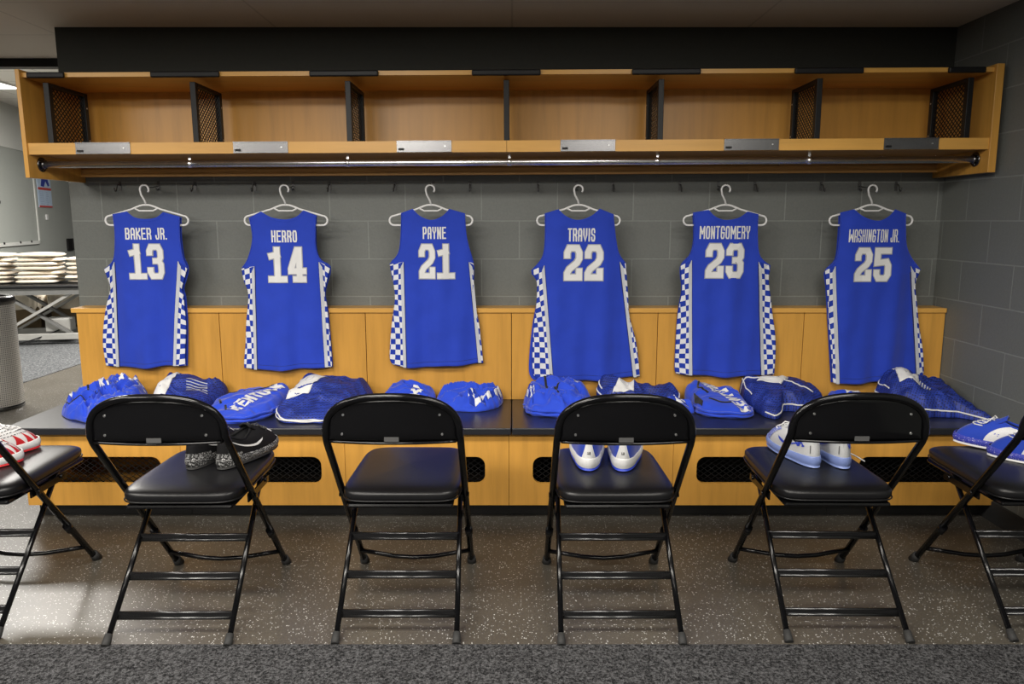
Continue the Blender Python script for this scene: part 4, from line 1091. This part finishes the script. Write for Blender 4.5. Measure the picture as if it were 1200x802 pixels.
# 10 folded KENTUCKY top
hp = Heap([(.925, 3.72), (.95, 3.62), (1.02, 3.585), (1.10, 3.57), (1.185, 3.60), (1.20, 3.68), (1.185, 3.82), (1.17, 3.92), (1.08, 3.95), (.96, 3.95), (.915, 3.90)], .05, .108, 17.3, 4.5, .010, 7, .3)
t = garment('warmup_top', 'folded royal blue warm-up top with KENTUCKY lettering under jersey 23', 'clothing', hp, group=GW)
decal('lettering', text_quads('KENTUCKY', 0, .36, 0, .070, .38, .2)[::-1], local(hp, 1.185, 3.615, 1.95), M_white, t, .003, 'white letters reading KENTUCKY')
crease(hp, [(.98, 3.88), (.965, 3.82), (1.00, 3.76)], t, 'black_zip', .006); crease(hp, [(.99, 3.70), (1.04, 3.66), (1.09, 3.66)], t, 'black_zip', .005)
hp.fold_lines('folded_edge', M_blueb, t, (.010, .026), .006)
patch('black_lining', hp, [(.925, 3.74), (.945, 3.66), (.955, 3.68), (.935, 3.80)], M_blkcloth, t)
# 11 mesh bag
hp, t = mesh_bag('dark blue mesh laundry bag under jerseys 23 and 25 gap',
    [(1.225, 3.72), (1.235, 3.60), (1.27, 3.545), (1.32, 3.60), (1.37, 3.71), (1.46, 3.70), (1.55, 3.74), (1.62, 3.84), (1.59, 3.93), (1.44, 3.955), (1.30, 3.958), (1.215, 3.95), (1.205, 3.84)], .07, .150, 19.9,
    [(1.27, 3.84), (1.38, 3.79), (1.45, 3.88), (1.36, 3.93)], p=2.6, edge=.45, front=(1.3, 2.1))
crease(hp, [(1.215, 3.93), (1.30, 3.86), (1.42, 3.83), (1.55, 3.80)], t, 'white_piping', .004, M_white)
# 12 sliver behind the fourth chair
hp = Heap([(1.66, 3.86), (1.72, 3.80), (1.82, 3.80), (1.86, 3.86), (1.85, 3.94), (1.70, 3.95)], .055, .075, 21.1, 4, .006, 8, .3)
t = garment('basketball_shorts', 'flat folded blue shorts left of the rightmost laundry bag', 'shorts', hp, M_blueb, GW)
patch('white_stripe', hp, [(1.77, 3.90), (1.84, 3.90), (1.84, 3.93), (1.77, 3.93)], M_white, t)
# 13 big bag at the right wall
hp, t = mesh_bag('large blue mesh laundry bag against the right block wall',
    [(1.895, 3.72), (1.93, 3.62), (2.05, 3.585), (2.20, 3.58), (2.285, 3.44), (2.294, 3.60), (2.294, 3.80), (2.27, 3.94), (2.14, 3.958), (2.00, 3.958), (1.925, 3.95), (1.885, 3.86)], .075, .165, 23.3,
    [(1.95, 3.72), (2.04, 3.70), (2.10, 3.83), (1.985, 3.90)], p=3.2, edge=.5, front=(.72, 1.72), tx=-.35)
decal('sock_pattern', [q for k in range(8) for q in ribbon([(0, k*.012), (.07-.008*abs(k-4), k*.012)], .006)], local(hp, 2.07, 3.66, 1.0), M_trim, t, .002)

# ================================================================ sneakers
def make_shoe(label, loc, rz, up, heel, mid, outs, lace, mark, sc=1.12, deco=None, tongue=None, group=None, lay=0):
    t = thing('sneaker', label, 'sneaker', loc, rz, group)
    def Wd(y): # half width of the sole
        k = (y+.155)/.31
        return .039+(.011*max(0, math.sin((k-.28)*PI*1.15)) if k > .28 else 0)
    def CC(a, g=1.0):
        c, s = math.cos(a), math.sin(a); y = .155*math.copysign(abs(s)**.9, s)
        return Vector((Wd(y)*1.07*g*math.copysign(abs(c)**(.62 if s > 0 else .62+.22*abs(s)), c), y*(1+(g-1)*.35)))*sc
    def OO(a): # collar and throat opening
        c, s = math.cos(a), math.sin(a)
        y = -.055+.078*s; x = (.030 if s < 0 else .030*(1-.40*s))*math.copysign(abs(c)**.85, c)
        z = .098-.018*math.cos((y+.055)/.078*PI/2)**2 + (.004 if s > 0 else .012*max(0, -s)**3)
        return Vector((x, y, z))*sc
    def U(a, v, e=0.0):
        c0 = CC(a, .985); o = OO(a); hz = 1-math.cos(v*PI/2); vz = math.sin(v*PI/2)
        toe = max(0, math.sin(a))**1.5
        hz = hz*(1-toe*.12)+v*toe*.12
        z0 = .020*sc; p = Vector((c0.x+(o.x-c0.x)*hz, c0.y+(o.y-c0.y)*hz, z0+(o.z-z0)*vz))
        p.z -= .010*sc*toe*math.sin(v*PI)
        return p
    def Un(a, v, e):
        p = U(a, v); d = .01; n = (U(a+d, v)-U(a-d, v)).cross(U(a, min(1, v+d))-U(a, max(0, v-d)))
        if n.length: n.normalize()
        return p+n*e
    bm = bmesh.new(); grid(bm, lambda u, v: U(u*2*PI, v), 80, 22, close_u=True); mesh_obj('upper', bm, up, t)
    bm = bmesh.new(); grid(bm, lambda u, v: (lambda o: Vector((o.x*(1-.12*v), (o.y+.055*sc)*(1-.08*v)-.055*sc, o.z*(1-v)+.030*sc*v)))(OO(u*2*PI)), 48, 6, close_u=True)
    bm.verts.ensure_lookup_table(); mesh_obj('lining', bm, heel[1], t)
    bm = bmesh.new(); lp = [bm.verts.new(Vector((OO(2*PI*k/40).x*.9, OO(2*PI*k/40).y*.95, .032*sc))) for k in range(40)]; bm.faces.new(lp); mesh_obj('insole', bm, M_blkcloth, t)
    bm = bmesh.new(); tube(bm, [OO(2*PI*k/40) for k in range(40)], .0045*sc, 8, closed=True); mesh_obj('collar', bm, heel[0], t)
    def M(u, v):
        a = u*2*PI; g = 1.0+.07*math.sin(v*PI)+.02; c = CC(a, g); s = math.sin(a)
        zt = (.030+.008*max(0, -s)+.006*max(0, s)**3)*sc
        return Vector((c.x, c.y, .006*sc+(zt-.006*sc)*v))
    bm = bmesh.new(); g = grid(bm, M, 80, 8, close_u=True); tp = g[-1]
    rin = [bm.verts.new(Vector((CC(2*PI*k/80, .96).x, CC(2*PI*k/80, .96).y, tp[k].co.z-.001))) for k in range(80)]
    for k in range(80): bm.faces.new((tp[k], tp[(k+1) % 80], rin[(k+1) % 80], rin[k]))
    mesh_obj('midsole', bm, mid, t)
    bm = bmesh.new(); g = grid(bm, lambda u, v: Vector((CC(u*2*PI, 1.03).x, CC(u*2*PI, 1.03).y, (.010 if v > .5 else 0)*sc)), 80, 2, close_u=True); bm.faces.new(g[0][::-1]); mesh_obj('outsole', bm, outs, t)
    # heel counter
    if heel[2]:
        bm = bmesh.new(); grid(bm, lambda u, v: Un(-PI/2+(u-.5)*heel[3]*(1-.35*v), .03+.90*v, .0016), 24, 16); mesh_obj('heel_counter', bm, heel[2], t)
    # tongue
    bm = bmesh.new()
    def TG(u, v):
        x = (u-.5)*.048*(1-.15*v); y = .028-.040*v; z = .093+.026*v-.012*(abs(u-.5)*2)**2
        return Vector((x, y, z))*sc
    grid(bm, TG, 8, 8); o = mesh_obj('tongue', bm, tongue or up, t); md = o.modifiers.new('thickness', 'SOLIDIFY'); md.thickness = .006
    # laces
    bm = bmesh.new()
    for k in range(5):
        v = .92-.085*k
        tube(bm, [Un(PI/2+s*.42*(1+.25*k), v+(.02 if i % 2 else 0), .003) for i, s in enumerate((-1, -.6, -.2, .2, .6, 1))], .0022*sc, 5)
    for s in (-1, 1):
        tube(bm, [OO(PI/2)+Vector((s*.002, 0, .006)), OO(PI/2)+Vector((s*.022, .012, .010)), OO(PI/2)+Vector((s*.034, .030, -.012)), OO(PI/2)+Vector((s*.030, .050, -.020))], .0022*sc, 5)
    mesh_obj('laces', bm, lace, t)
    # marks: fa maps (along, up) on one side
    def sidemap(side):
        return lambda u, v, e=0.0: Un((u if side > 0 else PI-u), v, e)
    for side in (1, -1):
        decal('swoosh_mark', swoosh(-1.05, .28, .30, .66, flip=(True if side > 0 else True)), sidemap(side), mark, t, .0022)
    if deco: deco(t, Un, sidemap, U, OO, sc)
    return t
def uk_quads(x0, x1, z0, z1):
    w = x1-x0; h = z1-z0
    q = []
    u = [(0, 1), (0, .18), (.18, 0), (.44, 0), (.6, .18), (.6, 1)]
    for ln in (u, [(-.12, 1), (.14, 1)], [(.46, 1), (.74, 1)], [(.36, -.12), (.36, .80)], [(.24, -.12), (.5, -.12)], [(.24, .80), (.48, .80)], [(.95, .80), (.40, .30)], [(.60, .42), (.98, -.12)], [(.82, .80), (1.08, .80)], [(.84, -.12), (1.1, -.12)]):
        q += ribbon([(x0+a*w, z0+b*h) for a, b in ln], w*.13, w*.03, .5)
    return q
M_shblack = fabric('black_knit', (.006, .006, .007), 1400, sheen=0)
M_shblue = fabric('royal_knit', (.014, .050, .42), 1400)
M_shwhite = plain('white_leather', (.70, .70, .70), .5, bscale=300, bstr=.05)
M_shwhite2 = plain('off_white_leather', (.52, .53, .54), .5, bscale=300, bstr=.05)
M_ice = plain('pale_blue_rubber', (.20, .27, .56), .35)
M_red2 = plain('red_rubber', (.52, .015, .02), .45)
M_speck = speck('black_white_speckle', (.012, .012, .012), (.42, .42, .42), 220, .535)
M_speckb = speck('blue_speckled_foam', (.035, .045, .40), (.6, .6, .75), 230, .62)
M_glit = speck('pale_blue_glitter', (.14, .18, .50), (.45, .48, .75), 160, .55)
M_bmark = plain('blue_mark', (.02, .05, .45), .5)
M_kmark = plain('black_mark', (.01, .01, .012), .4)
M_wmark = plain('white_mark', (.8, .8, .8), .4)
SZ = .5035
GS = 'sneakers on the chairs'
# black pair
def d_black(t, Un, sm, U, OO, sc):
    bm = bmesh.new(); grid(bm, lambda u, v: Un(-PI/2+(u-.5)*2.1, .02+.22*v, .0024), 24, 5); mesh_obj('speckled_heel_wrap', bm, M_speck, t)
    F = lambda u, v, e=0: Un(-PI/2+u, v, e)
    a = [Vector(p) for p in ((-.16, .62), (-.16, .82), (0, .72))]; b = [Vector(p) for p in ((.16, .82), (.16, .62), (0, .72))]
    bm = bmesh.new()
    for tri in (a, b): bm.faces.new([bm.verts.new(F(p.x, p.y, .003)) for p in tri])
    mesh_obj('heel_emblem', bm, M_wmark, t)
    bm = bmesh.new(); grid(bm, lambda u, v: Un(.95+u*1.2, .42+.16*v, .0022), 24, 4); mesh_obj('white_strap_stripe', bm, M_wmark, t)
bsh = dict(up=M_shblack, heel=(M_shblack, M_blkcloth, None, 1), mid=M_speck, outs=M_rubber, lace=M_blkcloth, mark=M_wmark, deco=d_black, group=GS)
make_shoe('black sneaker with speckled heel, left of the black pair', (-1.185, 2.885, SZ), -.10, **bsh)
make_shoe('black sneaker with speckled heel and white tick, right of the black pair', (-1.045, 2.880, SZ), -.27, **bsh)
# white and blue pair
def d_wb(t, Un, sm, U, OO, sc):
    bm = bmesh.new(); grid(bm, lambda u, v: Un(-PI/2+(u-.5)*(.95-.62*math.sin(min(1, v*1.9)*PI/2)), .08+.90*v, .0022), 20, 20); mesh_obj('white_heel_strip', bm, M_shwhite, t)
    bm = bmesh.new(); grid(bm, lambda u, v: Un(-PI/2+(u-.5)*2.2, .02+.035*v, .0028), 30, 4); mesh_obj('heel_cup', bm, M_shwhite, t)
    decal('heel_number', text_quads('12', -.06, .07, .22, .28, .3, .3), lambda u, v, e=0: Un(-PI/2+u, v, e), M_kmark, t, .0035)
wb = dict(up=M_shblue, heel=(M_shblue, M_shblue, None, 1), mid=M_shwhite, outs=M_bmark, lace=M_white, mark=M_wmark, deco=d_wb, group=GS, sc=1.24)
make_shoe('white and royal blue sneaker, left of the pair behind chair back', (.298, 2.890, SZ), -.07, **wb)
make_shoe('white and royal blue sneaker, right of the pair behind chair back', (.446, 2.882, SZ), -.19, **wb)
# white pair with pale blue soles
def d_uk(side_left):
    def d(t, Un, sm, U, OO, sc):
        F = lambda u, v, e=0: Un(-PI/2+u, v, e)
        decal('team_emblem', uk_quads(-1.10 if side_left else .12, -.72 if side_left else .42, .42, .74), F, M_bmark, t, .003, 'interlocked blue letters U and K')
        decal('heel_print', ribbon([(-.36, .20), (-.36, .42)], .035), F, M_kmark, t, .003)
        decal('heel_tick', swoosh(-.95, -.30, .52, .74, False) if not side_left else swoosh(-.28, .3, .55, .75, True), F, M_bmark, t, .003)
        bm = bmesh.new(); grid(bm, lambda u, v: Un(PI/2+(u-.5)*2.0, .02+.70*v, .002), 24, 14); mesh_obj('toe_overlay', bm, M_glit, t)
    return d
ws = dict(up=M_shwhite2, heel=(M_shwhite2, M_shwhite2, None, 1), mid=M_ice, outs=M_ice, lace=M_white, mark=M_bmark, group=GS, sc=1.12)
make_shoe('off-white sneaker with pale blue sole and blue emblem, left of its pair', (1.122, 2.905, SZ), .13, deco=d_uk(True), **ws)
make_shoe('off-white sneaker with pale blue sole, right of its pair', (1.258, 2.895, SZ), -.06, deco=d_uk(False), **ws)
bm = bmesh.new(); tube(bm, round_path([(1.318, 2.96, .60), (1.325, 2.95, .56), (1.330, 2.90, .514), (1.352, 2.87, .508), (1.358, 2.80, .507)], .03), .0028, 6)
tag(mesh_obj('shoelace', bm, M_white), 'loose white shoelace hanging over the seat right of the off-white sneakers', 'shoelace')
# blue pair at the right edge
def d_blue(t, Un, sm, U, OO, sc):
    for side in (1, -1):
        bm = bmesh.new(); grid(bm, lambda u, v: sm(side)(.30-.55*u*(1-.3*v), .04+.94*v, .0022), 10, 14); mesh_obj('white_side_strap', bm, M_shwhite, t)
        bm = bmesh.new(); grid(bm, lambda u, v: sm(side)(-1.35+1.5*u, .62+.16*v, .002), 20, 4); mesh_obj('white_collar_band', bm, M_shwhite, t)
        F = sm(side)
        decal('team_emblem', uk_quads(-.80, -.50, .26, .50), lambda u, v, e=0: F(u, v, e), M_wmark, t, .003, 'interlocked white letters U and K')
bs = dict(up=M_shblue, heel=(M_shblue, M_navy, None, 1), mid=M_speckb, outs=M_shwhite, lace=M_white, mark=M_bmark, group=GS, deco=d_blue, sc=1.12)
make_shoe('royal blue sneaker with white sole, farther one of the blue pair', (2.005, 2.985, SZ), .80, **bs)
make_shoe('royal blue sneaker with white letters, nearer one of the blue pair', (2.035, 2.800, SZ), .86, **bs)
# white and red pair at the left edge
def d_red(t, Un, sm, U, OO, sc):
    for side in (1, -1):
        F = sm(side); bm = bmesh.new()
        for k in range(7):
            a0 = -.6+k*.32
            tri = [(a0, .0), (a0+.32, .0), (a0+.18, .50)]
            n = 5; A, B, Cc = [Vector(p) for p in tri]
            for i in range(n):
                f0, f1 = i/n, (i+1)/n
                vs4 = [F(*A.lerp(Cc, f0), .0025), F(*B.lerp(Cc, f0), .0025), F(*B.lerp(Cc, f1), .0025), F(*A.lerp(Cc, f1), .0025)]
                bm.faces.new([bm.verts.new(v_) for v_ in vs4])
        mesh_obj('red_zigzag', bm, M_red2, t)
        q = []
        rn = random.Random(3)
        for r in range(4):
            x = .2
            while x < 1.35:
                l = rn.uniform(.03, .10); q += ribbon([(x, .46+.11*r), (x+l, .47+.11*r)], .022, 0, .5); x += l+.035
        decal('scribbled_print', q, F, M_kmark, t, .0026)
    
rs = dict(up=M_shwhite, heel=(M_red2, M_kmark, None, 1), mid=M_shwhite, outs=M_red2, lace=M_white, mark=M_kmark, group=GS, deco=d_red, sc=1.14)
make_shoe('white sneaker with red zigzag toe, farther one of the red pair', (-2.065, 2.880, SZ), -.62, **rs)
make_shoe('white sneaker with red sole, nearer one at the left edge', (-2.035, 2.715, SZ), -.75, **rs)
